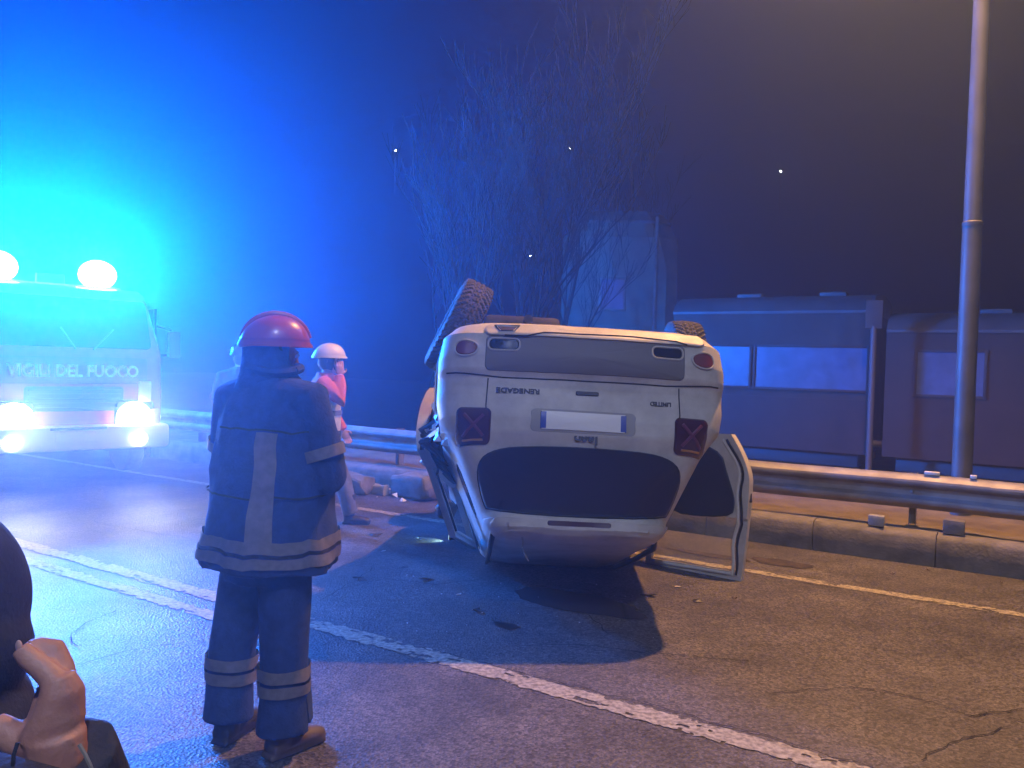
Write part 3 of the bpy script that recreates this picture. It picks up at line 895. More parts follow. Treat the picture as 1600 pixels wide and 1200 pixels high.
bm = bmesh.new(); box(bm, (0, 1.29, 2.59), (.34, .10, .14), bev=.02); obj('siren_box', bm, TGREY, lb)
BEAC = mat('blue_beacon', (.25, .75, 1.0), emit=30)


def lamp(kind, name, energy, colr, size, parent, loc, rot=None, cone=120, blend=.5):
    li = bpy.data.lights.new(name, kind); li.energy = energy; li.color = colr; li.shadow_soft_size = size
    if kind == 'SPOT': li.spot_size = R(cone); li.spot_blend = blend
    o = bpy.data.objects.new(name, li); col.objects.link(o); o.parent = parent; o.location = loc
    if rot: o.rotation_euler = rot
    return o


for s in (-1, 1):
    bm = bmesh.new(); ball(bm, (s * .60, 1.35, 2.70), (.245, .22, .20)); obj('beacon', bm, BEAC, lb)
    lamp('POINT', 'beacon_light', BEACON_W, (.002, .17, 1.0), .26, truck, (s * .60, 1.35, 2.70))
    lamp('SPOT', 'headlamp_light', HEAD_W, (.95, .97, 1.0), .12, truck, (s * .66, -.11, .80), (R(-96), 0, 0), 76, 1.0)

# ------------------------------------------------------------------ railway carriages, tower building


def on_v(px, py, v):
    d = fw + cr * ((px - 800) / F) - cu * ((py - 600) / F)
    p = CAM + d * (v / d.dot(RV)); return p.dot(RU), p.z


VT = 15.9
BROWN = mat('carriage_brown', (.050, .030, .028), .6, c2=(.036, .023, .022), scale=2.5, rvar=.1)
CREAM = mat('carriage_grey', (.055, .048, .045), .7, c2=(.04, .034, .032), scale=2, rvar=.1)
ROOFG = mat('carriage_roof', (.12, .125, .13), .55, metal=.1, c2=(.08, .085, .09), scale=2)
PANE = mat('dusty_blue_sheen_pane', (.09, .14, .27), .40, spec=1.0, c2=(.05, .08, .15), scale=3, rvar=.05)  # blue base colour paints the beacon reflection into the glass


def carriage(u0_, u1_, ztop, zband, label, wins, m_up, m_low):
    L = u1_ - u0_; t = empty('railway_carriage', uv((u0_ + u1_) / 2, VT, -.62), ROADROT, label=label, cat='railway carriage', group='carriages standing on the railway')
    Z = lambda z: z + .62
    # local +y is towards the road; body depth 2.8 behind the face
    def slab(name, prof_, m, par=t, x0=-L / 2, x1=L / 2):
        bm = bmesh.new(); rings(bm, [[Vector((x, a, Z(b))) for a, b in prof_] for x in (x0, x0 + .05, x1 - .05, x1)]); return obj(name, bm, m, par, angle=30)
    slab('lower_side', [(0, .15), (0, zband), (-2.8, zband), (-2.8, .15)], m_low)
    zr = ztop - .42
    slab('upper_side', [(-.012, zband + .001), (-.012, zr), (-2.79, zr), (-2.79, zband + .001)], m_up)
    slab('roof', [(.03, zr), (.03, zr + .05), (-.12, zr + .22), (-.45, ztop - .06), (-1.0, ztop), (-1.8, ztop), (-2.35, ztop - .06), (-2.7, zr + .22), (-2.83, zr + .05), (-2.83, zr)], ROOFG)
    for (a, b, z0, z1) in wins:
        x0, x1 = a - (u0_ + u1_) / 2, b - (u0_ + u1_) / 2
        bm = bmesh.new()
        for c, s in (((x0 + x1) / 2, .012, Z(z0)), (x1 - x0 + .08, .05, .05)), (((x0 + x1) / 2, .012, Z(z1)), (x1 - x0 + .08, .05, .05)), ((x0, .014, Z((z0 + z1) / 2)), (.05, .05, z1 - z0 + .06)), ((x1, .014, Z((z0 + z1) / 2)), (.05, .05, z1 - z0 + .06)):
            box(bm, c, s, bev=.006)
        wf = obj('window_frame', bm, mat('frame_brown', (.05, .04, .04), .6), t)
        bm = bmesh.new(); box(bm, ((x0 + x1) / 2, .004, Z((z0 + z1) / 2)), (x1 - x0 - .045, .012, z1 - z0 - .045)); obj('pane', bm, PANE, wf)
    bm = bmesh.new(); box(bm, (0, -1.4, Z(.02)), (L - .4, 2.3, .3), bev=.03); obj('underframe', bm, TGREY, t)
    for s in (-1, 1):
        for dx in (-.9, .9):
            bm = bmesh.new()
            tube(bm, [(s * (L / 2 - 1.8) + dx, -.55, .43), (s * (L / 2 - 1.8) + dx, -.68, .43)], .43, 24); obj('wheel', bm, STEEL, t)
        bm = bmesh.new(); box(bm, (s * (L / 2 - 1.8), -.5, .5), (2.4, .1, .25), bev=.03); obj('bogie', bm, TGREY, t)
        for yb in (-.55, -2.25):
            bm = bmesh.new(); tube(bm, [(s * (L / 2 - .02), yb, .95), (s * (L / 2 + .22), yb, .95), (s * (L / 2 + .24), yb, .95)], [.07, .06, .2], 14); obj('buffer', bm, TGREY, t)
    for k in range(int(L / 1.6)):
        bm = bmesh.new(); x = -L / 2 + .8 + k * 1.6; box(bm, (x, -.62, Z(ztop - .02)), (.5, .3, .09), bev=.03); obj('roof_vent', bm, ROOFG, t)
    return t


ug, _ = on_v(1371, 600, VT)
ua, zt = on_v(1180, 540, VT); ub, zs0 = on_v(1366, 613, VT)
uc, _ = on_v(1173, 570, VT); ud, _ = on_v(1045, 570, VT)
_, ztop1 = on_v(1260, 455, VT); _, zb1 = on_v(1260, 622, VT)
ue, _ = on_v(1050, 560, VT)
carriage(ug + .12, ue, ztop1, zb1, 'brown railway carriage with wide windows coloured blue for the beacon reflections',
         [(ub + .12, ua, zs0, zt), (uc, min(ud, ue - .1), zs0, zt)], CREAM, BROWN)
u2a, z2t = on_v(1432, 548, VT); u2b, z2s = on_v(1538, 622, VT); _, ztop2 = on_v(1500, 482, VT); _, zb2 = on_v(1500, 524, VT)
carriage(ug - 9, ug - .12, ztop2, zb2 - .15, 'dark brown railway carriage with a single small window behind the lamp pole', [(u2b, u2a, z2s, z2t)], BROWN, BROWN)
# slim post between the carriages
t = empty('signal_post', uv(ug, 15.2, -.62), label='slim dark post with a pale plate standing where the two carriages meet', cat='post')
bm = bmesh.new(); tube(bm, [(0, 0, 0), (0, 0, 3.1)], .055, 10); obj('post', bm, TGREY, t)
bm = bmesh.new(); box(bm, (0, 0, 3.3), (.28, .1, .5), Matrix.Rotation(ROADROT, 3, 'Z'), bev=.02); obj('plate', bm, TWHITE if 0 else CREAM, t)
for vv in (17.0, 18.435):
    bm = bmesh.new(); rings(bm, [[uv(u, vv - .035, -.62), uv(u, vv - .035, -.48), uv(u, vv + .035, -.48), uv(u, vv + .035, -.62)] for u in (-40, 0, 40, 70)])
    o = obj('rail', bm, STEEL); tag(o, kind='structure')

PLASTER = mat('tower_plaster', (.30, .27, .22), .9, c2=(.21, .19, .16), scale=2.2, bump=.3, bscale=12)
c = at(962, 560, 25.5)
t = empty('tower_building', (c.x, c.y, -.6), R(-6), label='pale plastered tower building with chamfered roof behind the railway', cat='building')
bm = bmesh.new()
rr = []
for z, k in ((0, 0), (5.2, 0), (6.1, .0), (6.55, .35)):
    ch = .35 + .25 * (z > 6); xx, yy = 1.72 - k * .6, 1.7 - k * .6
    rr.append([Vector(p) for p in ((-xx + ch, -yy, z), (xx - ch, -yy, z), (xx, -yy + ch, z), (xx, yy - ch, z), (xx - ch, yy, z), (-xx + ch, yy, z), (-xx, yy - ch, z), (-xx, -yy + ch, z))])
rings(bm, rr); obj('wall', bm, PLASTER, t, angle=20)
bm = bmesh.new()
rings(bm, [[Vector((p.x * f, p.y * f, z)) for p in rr[-1]] for z, f in ((6.55, 1.0), (6.62, 1.03), (6.95, .82), (7.05, .3))]); obj('roof', bm, mat('tower_roof', (.20, .19, .18), .9, c2=(.14, .13, .12), scale=5), t, angle=20)
bm = bmesh.new(); box(bm, (1.05, -1.715, 3.4), (.10, .08, 6.6), bev=.02); obj('downpipe', bm, STEEL, t)
bm = bmesh.new(); box(bm, (-.2, -1.70, 4.4), (.8, .06, 1.0), bev=.02); wf = obj('window', bm, STEEL, t)
bm = bmesh.new(); box(bm, (-.2, -1.735, 4.4), (.66, .02, .86)); obj('pane', bm, PANE, wf)

# ------------------------------------------------------------------ bare trees
BARK = mat('bare_bark', (.020, .018, .016), .95, c2=(.03, .027, .023), scale=15, bump=.5)


def bare_tree(base, hgt, seed, label, spread=.55):
    rnd = random.Random(seed); t = empty('bare_tree', base, label=label, cat='tree', group='bare winter trees beyond the guardrail')
    trunk, twigs = bmesh.new(), bmesh.new()

    def grow(p, d, L, r, lev):
        pts = [p]; n = 5 if lev < 2 else 4; dd = d.copy()
        for i in range(n):
            dd = (dd + Vector((rnd.gauss(0, .10), rnd.gauss(0, .10), rnd.gauss(.05, .05)))).normalized()
            pts.append(pts[-1] + dd * L / n)
        rad = [max(.004, r * (1 - .6 * i / n)) for i in range(n + 1)]
        tube(trunk if lev < 2 else twigs, pts, rad, 7 if lev < 2 else 4, caps=False)
        if lev >= 4: return
        k = (7, 6, 5, 4)[lev]
        for j in range(k):
            f = (.35 if lev == 0 else .2) + (.65 if lev == 0 else .8) * (j + rnd.random()) / k
            q = pts[min(n, int(f * n))].lerp(pts[min(n, int(f * n) + 1)], f * n % 1)
            a = rnd.uniform(0, 2 * math.pi)
            side = Vector((math.cos(a), math.sin(a), 0))
            nd = (dd * .75 + side * spread * rnd.uniform(.7, 1.3) + Vector((0, 0, .35))).normalized()
            grow(q, nd, L * rnd.uniform(.45, .62), r * .42 * (1.1 - .4 * f), lev + 1)
    grow(Vector((0, 0, -.1)), Vector((rnd.gauss(0, .04), rnd.gauss(0, .04), 1)).normalized(), hgt * .72, hgt * .010, 0)
    obj('trunk', trunk, BARK, t); o = obj('crown', twigs, BARK, t)
    return t


TL = [(690, 15.6, 6.0, 'bare tree with upright twigs behind the knocked out wheel'), (800, 17.0, 6.6, 'bare tree rising straight above the bumper of the wreck'),
      (745, 17.5, 8.2, 'tall bare tree rising above the knocked out wheel'),
      (860, 20.5, 7.6, 'bare tree growing against the pale tower building'),
      (655, 21, 8.8, 'bare tree far back in the blue glow'), (1010, 33, 8.5, 'bare tree behind the pale tower building')]
for i, (px, D, h_, lab) in enumerate(TL):
    p = at(px, 600, D); v = p.dot(RV); u = p.dot(RU)
    z = .30 if v < 9.9 else (.34 - .96 * (v - 9.9) / 2.3 if v < 12.2 else -.62)
    bare_tree((p.x, p.y, z - .05), h_, 20 + i, lab, .42)

# ------------------------------------------------------------------ people


def head_bm(bm, c, rz, s=1.0):
    M = Matrix.Translation(c) @ Matrix.Rotation(rz, 4, 'Z') @ Matrix.Scale(s, 4)
    b2 = bmesh.new()
    ball(b2, (0, -.005, .015), (.076, .097, .10), seg=24, rg=16)
    ball(b2, (0, .025, -.055), (.058, .062, .065), seg=20, rg=12)        # jaw
    ball(b2, (0, .10, -.012), (.013, .018, .026)); ball(b2, (0, .108, -.028), (.015, .014, .012))
    for s_ in (-1, 1):
        ball(b2, (s_ * .078, -.005, -.01), (.010, .022, .034)); ball(b2, (s_ * .032, .083, .022), (.022, .012, .008))
        ball(b2, (s_ * .017, .083, -.064), (.018, .010, .006))
    ball(b2, (0, .083, -.072), (.02, .012, .007)); ball(b2, (0, .078, -.098), (.022, .018, .016))
    bmesh.ops.transform(b2, matrix=M, verts=b2.verts[:])
    me = bpy.data.meshes.new('h'); b2.to_mesh(me); b2.free(); bm.from_mesh(me); bpy.data.meshes.remove(me)


def eyes(parent, c, rz):
    EY = mat('eye_white', (.7, .68, .65), .2)
    for s_ in (-1, 1):
        bm = bmesh.new(); p = Vector(c) + Matrix.Rotation(rz, 3, 'Z') @ Vector((s_ * .032, .079, .008)); ball(bm, p, (.012, .012, .010)); obj('eye', bm, EY, parent)


def hand_bm(bm, wrist, d, pn, curl=.5, thumb=1, s=1.0):
    """palm from wrist along d, pn = palm normal (towards which fingers curl), thumb side = thumb * d x pn"""
    d, pn = Vector(d).normalized(), Vector(pn); pn = (pn - d * pn.dot(d)).normalized(); sd = d.cross(pn) * thumb
    W = Vector(wrist)
    rot = Matrix((sd, d, pn)).transposed()
    ball(bm, W + d * .05 * s, (.042 * s, .055 * s, .017 * s), rot)
    for k, (o, L) in enumerate(((.030, .072), (.010, .080), (-.010, .074), (-.030, .058))):
        p = W + d * .088 * s + sd * o * s; dd = d.copy(); P = [W + d * .05 * s + sd * o * .8 * s, p]
        for j, f in enumerate((.45, .32, .23)):
            a = curl * (.5 + .35 * j) + .05 * k
            dd = (dd * math.cos(a) + pn * math.sin(a)).normalized(); pn2 = pn
            p = p + dd * L * f * 1.05 * s; P.append(p)
        tube(bm, P, [.010 * s, .0095 * s, .009 * s, .008 * s, .0065 * s], 8)
    p = W + d * .022 * s + sd * .032 * s
    P = [W + d * .015 * s + sd * .01 * s, p, p + (d * .6 + sd * .7 + pn * .2).normalized() * .035 * s, p + (d * .6 + sd * .7 + pn * .2).normalized() * .035 * s + (d * .8 + sd * .15 + pn * .5).normalized() * .03 * s]
    tube(bm, P, [.013 * s, .012 * s, .010 * s, .007 * s], 8)


def boot(name, par, p, rz, m=BOOT, h=.30, s=1.0, heel=.0):
    bm = bmesh.new(); Rm = Matrix.Rotation(rz, 3, 'Z')
    def T(v): return Vector(p) + Rm @ (Vector(v) * s)
    tube(bm, [T((0, -.01, h)), T((0, -.01, .16)), T((0, -.015, .07)), T((0, -.02, .035))], [.062, .056, .054, .05], 16)
    tube(bm, [T((0, -.06, .045)), T((0, .03, .05)), T((0, .11, .045)), T((0, .17, .035)), T((0, .20, .03))], [.044, .052, .048, .042, .028], 14, flat=.8)
    box(bm, T((0, .06, .014)), (.085, .27, .024), Rm, bev=.008)
    me = remesh(bm, .008, 3); return link(name, me, m, par)


def helmet(par, c, rz, m, brim=.05, flap=None, crest=False, sc_=1.0):
    Rm = Matrix.Rotation(rz, 3, 'Z'); c = Vector(c)
    bm = bmesh.new(); rr = []
    for t in range(0, 13):
        a = math.pi / 2 * t / 12
        k = math.cos(a) ** .82 if t < 12 else .03
        rr.append([c + Rm @ Vector((.128 * k * math.cos(q), .158 * k * math.sin(q) - .005, .03 + .135 * math.sin(a) + (.018 * k * (math.sin(q) < -.2) * math.sin(q)))) * sc_ for q in [2 * math.pi * i / 36 for i in range(36)]])
    rings(bm, rr); h = obj('helmet', bm, m, par, angle=60)
    bm = bmesh.new(); rr = []
    for (k, z) in ((1.0, .035), (1.0, .025), (1 + brim * 4, .008), (1 + brim * 4.2, .0), (1.0, .012)):
        rr.append([c + Rm @ Vector((.128 * (1 + (k - 1) * .45) * math.cos(q), (.158 * (1 + (k - 1) * (1.0 if math.sin(q) > 0 else .5))) * math.sin(q) - .005, z + .02)) * sc_ for q in [2 * math.pi * i / 36 for i in range(36)]])
    rr.append(rr[0]); vs = [[bm.verts.new(p) for p in r] for r in rr[:-1]]; vs.append(vs[0])
    for a_, b_ in zip(vs, vs[1:]):
        for i in range(36): bm.faces.new((a_[i], a_[(i + 1) % 36], b_[(i + 1) % 36], b_[i]))
    obj('brim', bm, m, h)
    if crest:
        bm = bmesh.new(); tube(bm, [c + Rm @ Vector((0, .15 * math.cos(a), .035 + .138 * math.sin(a))) * sc_ for a in [math.pi * i / 16 for i in range(1, 16)]], .012, 8); obj('crest', bm, m, h)
    if flap:
        bm = bmesh.new(); rr = []
        for z, f in ((.05, 1.0), (-.02, 1.02), (-.08, 1.08), (-.14, 1.22)):
            rr.append([c + Rm @ Vector((.113 * sc_ * f * math.cos(q) * (1 + .03 * math.sin(9 * q) * (z < 0)), .14 * sc_ * f * math.sin(q) - .006, z - .012)) for q in [R(150) + R(240) * i / 30 for i in range(31)]])
        rr2 = [[p + (p - c).normalized() * -.006 for p in r] for r in rr]
        vs = rings(bm, rr, False, False); v2 = rings(bm, rr2, False, False)
        obj('neck_flap', bm, flap, h)
    bm = bmesh.new(); tube(bm, [c + Rm @ Vector((-.1, .02, .02)), c + Rm @ Vector((-.07, .05, -.07)), c + Rm @ Vector((0, .07, -.125)), c + Rm @ Vector((.07, .05, -.07)), c + Rm @ Vector((.1, .02, .02))], .007, 6); obj('chin_strap', bm, BLACKC, h)
    return h


# --- firefighter with red helmet (back to the camera)
f1c = ground(412, 1168); TH = R(-26)
ff = empty('firefighter', (f1c.x, f1c.y, 0), TH, label='firefighter in red helmet and long navy coat standing with back turned, watching the wreck', cat='person')
inv = Matrix.Rotation(-TH, 3, 'Z')
Lf = inv @ (ground(358, 1156) - f1c); Rf = inv @ (ground(440, 1180) - f1c)
HD = R(-14)
bm = bmesh.new()
head_bm(bm, (0.0, .02, 1.625), HD, .93)
tube(bm, [(0, 0, 1.40), (0, 0, 1.50), (0, .01, 1.60)], [.09, .06, .055], 12)
tube(bm, [(0, 0, .85), (0, 0, 1.1), (0, 0, 1.35), (0, 0, 1.48)], [.15, .14, .16, .09], 14)
for s, ft in ((-1, Lf), (1, Rf)):
    tube(bm, [(s * .10, 0, .90), (s * .11 + (ft.x - s * .11) * .4, ft.y * .4, .5), (ft.x, ft.y, .12)], [.09, .065, .045], 10)
    sh, el, wr = Vector((s * .20, 0, 1.43)), Vector((s * .28, .04, 1.15)), Vector((s * .05, .17, 1.06 + .05 * s))
    tube(bm, [(0, 0, 1.40), sh, el, wr], [.08, .055, .045, .032], 10)
    hand_bm(bm, wr, (-s * .8, .3, -.2), (0, -1, -.3), .6, thumb=s)
link('body', remesh(bm, .006, 3), SKIN, ff); eyes(ff, (0, .02, 1.625), HD)
CT = [(.77, .292, .25, .04), (.80, .29, .248, .038), (.88, .284, .24, .033), (1.0, .272, .225, .026), (1.12, .264, .21, .02), (1.25, .258, .195, .014), (1.36, .252, .18, .01), (1.44, .235, .155, .006), (1.50, .185, .125, 0), (1.55, .105, .09, 0), (1.585, .085, .08, 0)]


def coat_ring(z, extra=0.0, n=56):
    for a, b in zip(CT, CT[1:]):
        if a[0] <= z <= b[0]:
            t = (z - a[0]) / (b[0] - a[0]); q = [a[i] + (b[i] - a[i]) * t for i in range(4)]; break
    return ell((.0, .01, z), q[1] + extra, q[2] + extra, n, 0, q[3], 6, z * 3.0)


bm = bmesh.new()
rings(bm, [coat_ring(a + (b - a) * i / 3) for a, b in zip([c_[0] for c_ in CT], [c_[0] for c_ in CT[1:]]) for i in range(3)] + [coat_ring(1.585)])
for s in (-1, 1):
    sh, el, wr = Vector((s * .19, .0, 1.44)), Vector((s * .275, .04, 1.15)), Vector((s * .07, .19, 1.06 + .05 * s))
    tube(bm, [Vector((s * .10, 0, 1.45)), sh, sh.lerp(el, .3), sh.lerp(el, .65), el, el.lerp(wr, .5), wr], [.10, .098, .085, .084, .08, .075, .07], 18)
for v in bm.verts:
    v.co += noise.noise_vector(v.co * 9) * .010 + noise.noise_vector(Vector((v.co.x * 16, v.co.y * 16, v.co.z * 4.5))) * .012 + noise.noise_vector(v.co * 24) * .005
coat = link('coat', remesh(bm, .010, 3), NAVY, ff)


def coat_band(name, z0, z1, parent, m, a0=0, a1=56, ex=.012):
    bm = bmesh.new(); rr = []
    for z in (z0, (z0 + z1) / 2, z1):
        rr.append([v + noise.noise_vector(v * 9) * .010 + noise.noise_vector(Vector((v.x * 16, v.y * 16, v.z * 4.5))) * .012 for v in coat_ring(z, ex)[a0:a1]])
    rin = [[p - (Vector((p.x, p.y, 0)).normalized() * .014) for p in r] for r in rr]
    full = a1 - a0 >= 56
    rings(bm, rr + rin[::-1] + [rr[0]] if False else rr, full, False)
    return obj(name, bm, m, parent)


coat_band('hem_band', .805, .850, coat, REFL); coat_band('hem_band', .868, .915, coat, REFL)
coat_band('hem_trim', .852, .866, coat, BLACKC, ex=.009)
coat_band('yoke_seam', 1.335, 1.343, coat, BLACKC, 38, 56, ex=.010)
coat_band('waist_seam', 1.075, 1.083, coat, BLACKC, ex=.010)
# vertical tape down the back
bm = bmesh.new(); rr = []
for i in range(15):
    z = .915 + (1.33 - .915) * i / 14; rg = coat_ring(z, .012, 56); k = 45
    rr.append([rg[k + j] + noise.noise_vector(rg[k + j] * 9) * .010 + noise.noise_vector(Vector((rg[k + j].x * 16, rg[k + j].y * 16, rg[k + j].z * 4.5))) * .012 for j in range(4)])
rings(bm, rr, False, False); obj('back_tape', bm, REFL, coat)
for s in (-1, 1):
    sh, el = Vector((s * .19, .0, 1.44)), Vector((s * .275, .04, 1.15)); a = sh.lerp(el, .60); b = sh.lerp(el, .75)
    bm = bmesh.new(); tube(bm, [a, b], [.094, .093], 20, caps=False); obj('sleeve_band', bm, REFL, coat)
bm = bmesh.new(); tube(bm, [(s_ * .105 * math.cos(R(q)), .01 + .1 * math.sin(R(q)), 1.57 + .01 * math.sin(R(q * 2))) for s_ in (1,) for q in range(0, 361, 20)], .022, 8); obj('collar', bm, NAVY, coat)
# trousers
bm = bmesh.new()
tube(bm, [(0, .0, .72), (0, 0, .85), (0, 0, .95)], [.17, .185, .18], 20)
legs = []
for s, ft in ((-1, Lf), (1, Rf)):
    P = [Vector((s * .085, 0, .86)), Vector((s * .095 + (ft.x - s * .095) * .3, ft.y * .3, .66)), Vector((ft.x * .9 + s * .01, ft.y * .75, .42)), Vector((ft.x, ft.y, .25)), Vector((ft.x, ft.y - .005, .10))]
    legs.append(P); tube(bm, P, [.115, .108, .097, .095, .102], 20)
for v in bm.verts: v.co += noise.noise_vector(v.co * 11) * .012
tr = link('trousers', remesh(bm, .010, 3), NAVY, ff)
for P in legs:
    for za, zb in ((.325, .375), (.265, .312)):
        c0 = P[3].lerp(P[2], (za - .25) / .17); c1 = P[3].lerp(P[2], (zb - .25) / .17)
        bm = bmesh.new(); tube(bm, [c0, c1], [.106, .107], 24, caps=False)
        for v in bm.verts: v.co += noise.noise_vector(v.co * 11) * .010
        obj('leg_band', bm, REFL, tr)
# loose trouser flaps
for s, P in zip((-1, 1), legs):
    bm = bmesh.new(); q = P[3]
    o_ = inv @ Vector((-.088 if s < 0 else .086, .03, 0))
    rings(bm, [[q + o_ * (1 + .07 * k) + Vector((0, 0, .06 - .06 * k)) + inv @ Vector((dx * .006, dy * (.05 - .008 * k), 0)) for dx, dy in ((-1, -1), (1, -1), (1, 1), (-1, 1))] for k in range(4)])
    obj('ankle_flap', bm, NAVY, tr)
boot('boot', ff, (Lf.x, Lf.y, 0), R(8)); boot('boot', ff, (Rf.x, Rf.y, 0), R(-14), mat('worn_boot', (.10, .07, .045), .6, bump=.2, bscale=60))
helmet(ff, (0, .02, 1.648), R(-50), REDH, .02, flap=NAVY, crest=True, sc_=.90)

# --- helper with white helmet and orange shoulders, hand to the ear
f2c = ground(503, 822); T2 = R(-84)
f2 = empty('rescuer', (f2c.x, f2c.y, 0), T2, label='rescuer in cream helmet and orange topped jacket talking on a phone beside the wreck', cat='person')
ORANGE = mat('orange_cloth', (.60, .13, .07), .8, c2=(.50, .10, .055), scale=14, bump=.3, bscale=60)
CREAMC = mat('pale_hi_vis_cloth', (.62, .58, .42), .75, c2=(.50, .47, .34), scale=12, bump=.3, bscale=60)
GREYC = mat('grey_trouser_cloth', (.17, .17, .19), .85, c2=(.11, .11, .13), scale=12, bump=.3)
feet = {-1: Vector((-.11, .26, 0)), 1: Vector((.10, -.06, 0))}
bm = bmesh.new(); head_bm(bm, (0, .04, 1.60), R(4))
tube(bm, [(0, 0, 1.36), (0, .015, 1.46), (0, .03, 1.55)], [.09, .058, .054], 12)
tube(bm, [(0, 0, .88), (0, 0, 1.1), (0, 0, 1.32), (0, 0, 1.43)], [.13, .125, .145, .09], 14)
A = {1: (Vector((.19, 0, 1.39)), Vector((.20, .17, 1.235)), Vector((.11, .15, 1.47))), -1: (Vector((-.19, 0, 1.39)), Vector((-.24, .02, 1.12)), Vector((-.20, .16, .92)))}
for s in (-1, 1):
    sh, el, wr = A[s]; tube(bm, [(0, 0, 1.37), sh, el, wr], [.07, .052, .042, .03], 10)
    if s > 0: hand_bm(bm, wr, (-.15, -.05, .9), (-.6, -.1, .1), .55, thumb=-1)
    else: hand_bm(bm, wr, (.1, .4, -.8), (1, .1, 0), .5, thumb=-1)
    ft = feet[s]; tube(bm, [(s * .09, 0, .9), (s * .09 + (ft.x - s * .09) * .5, ft.y * .5 + .03, .48), (ft.x, ft.y, .11)], [.085, .06, .045], 10)
link('body', remesh(bm, .006, 3), SKIN, f2); eyes(f2, (0, .04, 1.60), R(4))
bm = bmesh.new()
rings(bm, [ell((0, .0, z), a, b, 36, 0, .015, 6, z * 5) for z, a, b in ((.90, .185, .15), (.97, .19, .155), (1.1, .19, .155), (1.22, .2, .155), (1.28, .205, .15))])
jk = link('jacket', remesh(bm, .010, 2), CREAMC, f2)
bm = bmesh.new(); rings(bm, [ell((0, 0, z), a, b, 36, 0, .012, 6, z * 5) for z, a, b in ((1.085, .20, .165), (1.135, .203, .166))], True, False); obj('grey_band', bm, GREYC, jk)
bm = bmesh.new()
rings(bm, [ell((0, 0, z), a, b, 36) for z, a, b in ((1.255, .212, .158), (1.34, .21, .15), (1.41, .17, .12), (1.455, .10, .09), (1.49, .08, .08))])
for s in (-1, 1):
    sh, el, wr = A[s]; tube(bm, [Vector((s * .1, 0, 1.37)), sh, sh.lerp(el, .5), el, el.lerp(wr, .5), wr], [.085, .085, .075, .07, .062, .05], 16)
for v in bm.verts: v.co += noise.noise_vector(v.co * 14) * .012
link('jacket_yoke', remesh(bm, .009, 2), ORANGE, f2)
bm = bmesh.new(); rings(bm, [ell((0, 0, z), a, b, 32) for z, a, b in ((.875, .19, .16), (.885, .197, .165), (.925, .197, .165), (.935, .19, .16))]); obj('belt', bm, BLACKC, f2)
bm = bmesh.new(); tube(bm, [(0, 0, .74), (0, 0, .84), (0, 0, .90)], [.15, .165, .165], 18)
for s in (-1, 1):
    ft = feet[s]; tube(bm, [(s * .085, 0, .84), (s * .09 + (ft.x - s * .09) * .3, ft.y * .3 + .02, .62), (s * .09 + (ft.x - s * .09) * .6, ft.y * .6 + .03, .42), (ft.x, ft.y, .10)], [.105, .095, .085, .075], 16)
for v in bm.verts: v.co += noise.noise_vector(v.co * 12) * .010
tr2 = link('trousers', remesh(bm, .010, 2), GREYC, f2)
SILV = mat('silver_tape', (.8, .82, .85), .3)
ft = feet[1]
bm = bmesh.new(); rings(bm, [[Vector((ft.x + .055 + .03 * k, -.055 + ft.y * (1 - k * .8) - .03 + .04 * k, .10 + .42 * k)) + Vector((0, dy, 0)) + Vector((dx, 0, 0)) for dx, dy in ((0, -.022), (.028, 0), (0, .022))] for k in (0, .25, .5, .75, 1)]); obj('leg_tape', bm, SILV, tr2)
for zz_ in (.40, .16):
    k = (zz_ - .10) / .42
    bm = bmesh.new(); tube(bm, [(ft.x, ft.y * (1 - k * .6) + .01, zz_), (ft.x, ft.y * (1 - k * .6) + .01, zz_ + .04)], [.092, .093], 18, caps=False); obj('leg_band', bm, SILV, tr2)
boot('boot', f2, feet[1], R(3)); boot('boot', f2, feet[-1], R(-6))
helmet(f2, (0, .035, 1.615), R(4), WHITEH, .03)
HAIR = mat('dark_hair', (.02, .016, .014), .7, bump=.4, bscale=120)
bm = bmesh.new(); ball(bm, (0, .015, 1.60), (.084, .095, .095)); jitter(bm, .006, 40); obj('hair', bm, HAIR, f2)
bm = bmesh.new(); box(bm, (.135, .10, .82), (.08, .14, .22), bev=.025); obj('belt_pouch', bm, BLACKC, f2)
bm = bmesh.new(); box(bm, (.087, .055, 1.585), (.012, .065, .13), Matrix.Rotation(R(-12), 3, 'X'), bev=.005)
o = obj('mobile_phone', bm, BLACKC); o.matrix_world = Matrix.Translation((f2c.x, f2c.y, 0)) @ Matrix.Rotation(T2, 4, 'Z')
tag(o, 'black mobile phone held to the ear of the rescuer in the cream helmet', 'phone')

# --- second firefighter, mostly hidden behind the first
f3c = ground(372, 764); T3 = R(20)
f3 = empty('firefighter', (f3c.x, f3c.y, 0), T3, label='distant firefighter in dark helmet standing between the fire engine and the red helmet', cat='person')
bm = bmesh.new(); head_bm(bm, (0, .02, 1.60), R(-20)); tube(bm, [(0, 0, .88), (0, 0, 1.3), (0, 0, 1.42), (0, .01, 1.56)], [.13, .15, .08, .055], 12)
for s in (-1, 1):
    sh, el, wr = Vector((s * .2, 0, 1.39)), Vector((s * .27, -.02, 1.12)), Vector((s * .22, .14, .94))
    tube(bm, [(0, 0, 1.37), sh, el, wr], [.07, .052, .042, .03], 10); hand_bm(bm, wr, (0, .5, -.8), (-s, .1, 0), .5, thumb=s)
    tube(bm, [(s * .09, 0, .9), (s * .12, .02, .48), (s * .14, 0, .11)], [.085, .06, .045], 10)
link('body', remesh(bm, .008, 3), SKIN, f3); eyes(f3, (0, .02, 1.60), R(-20))
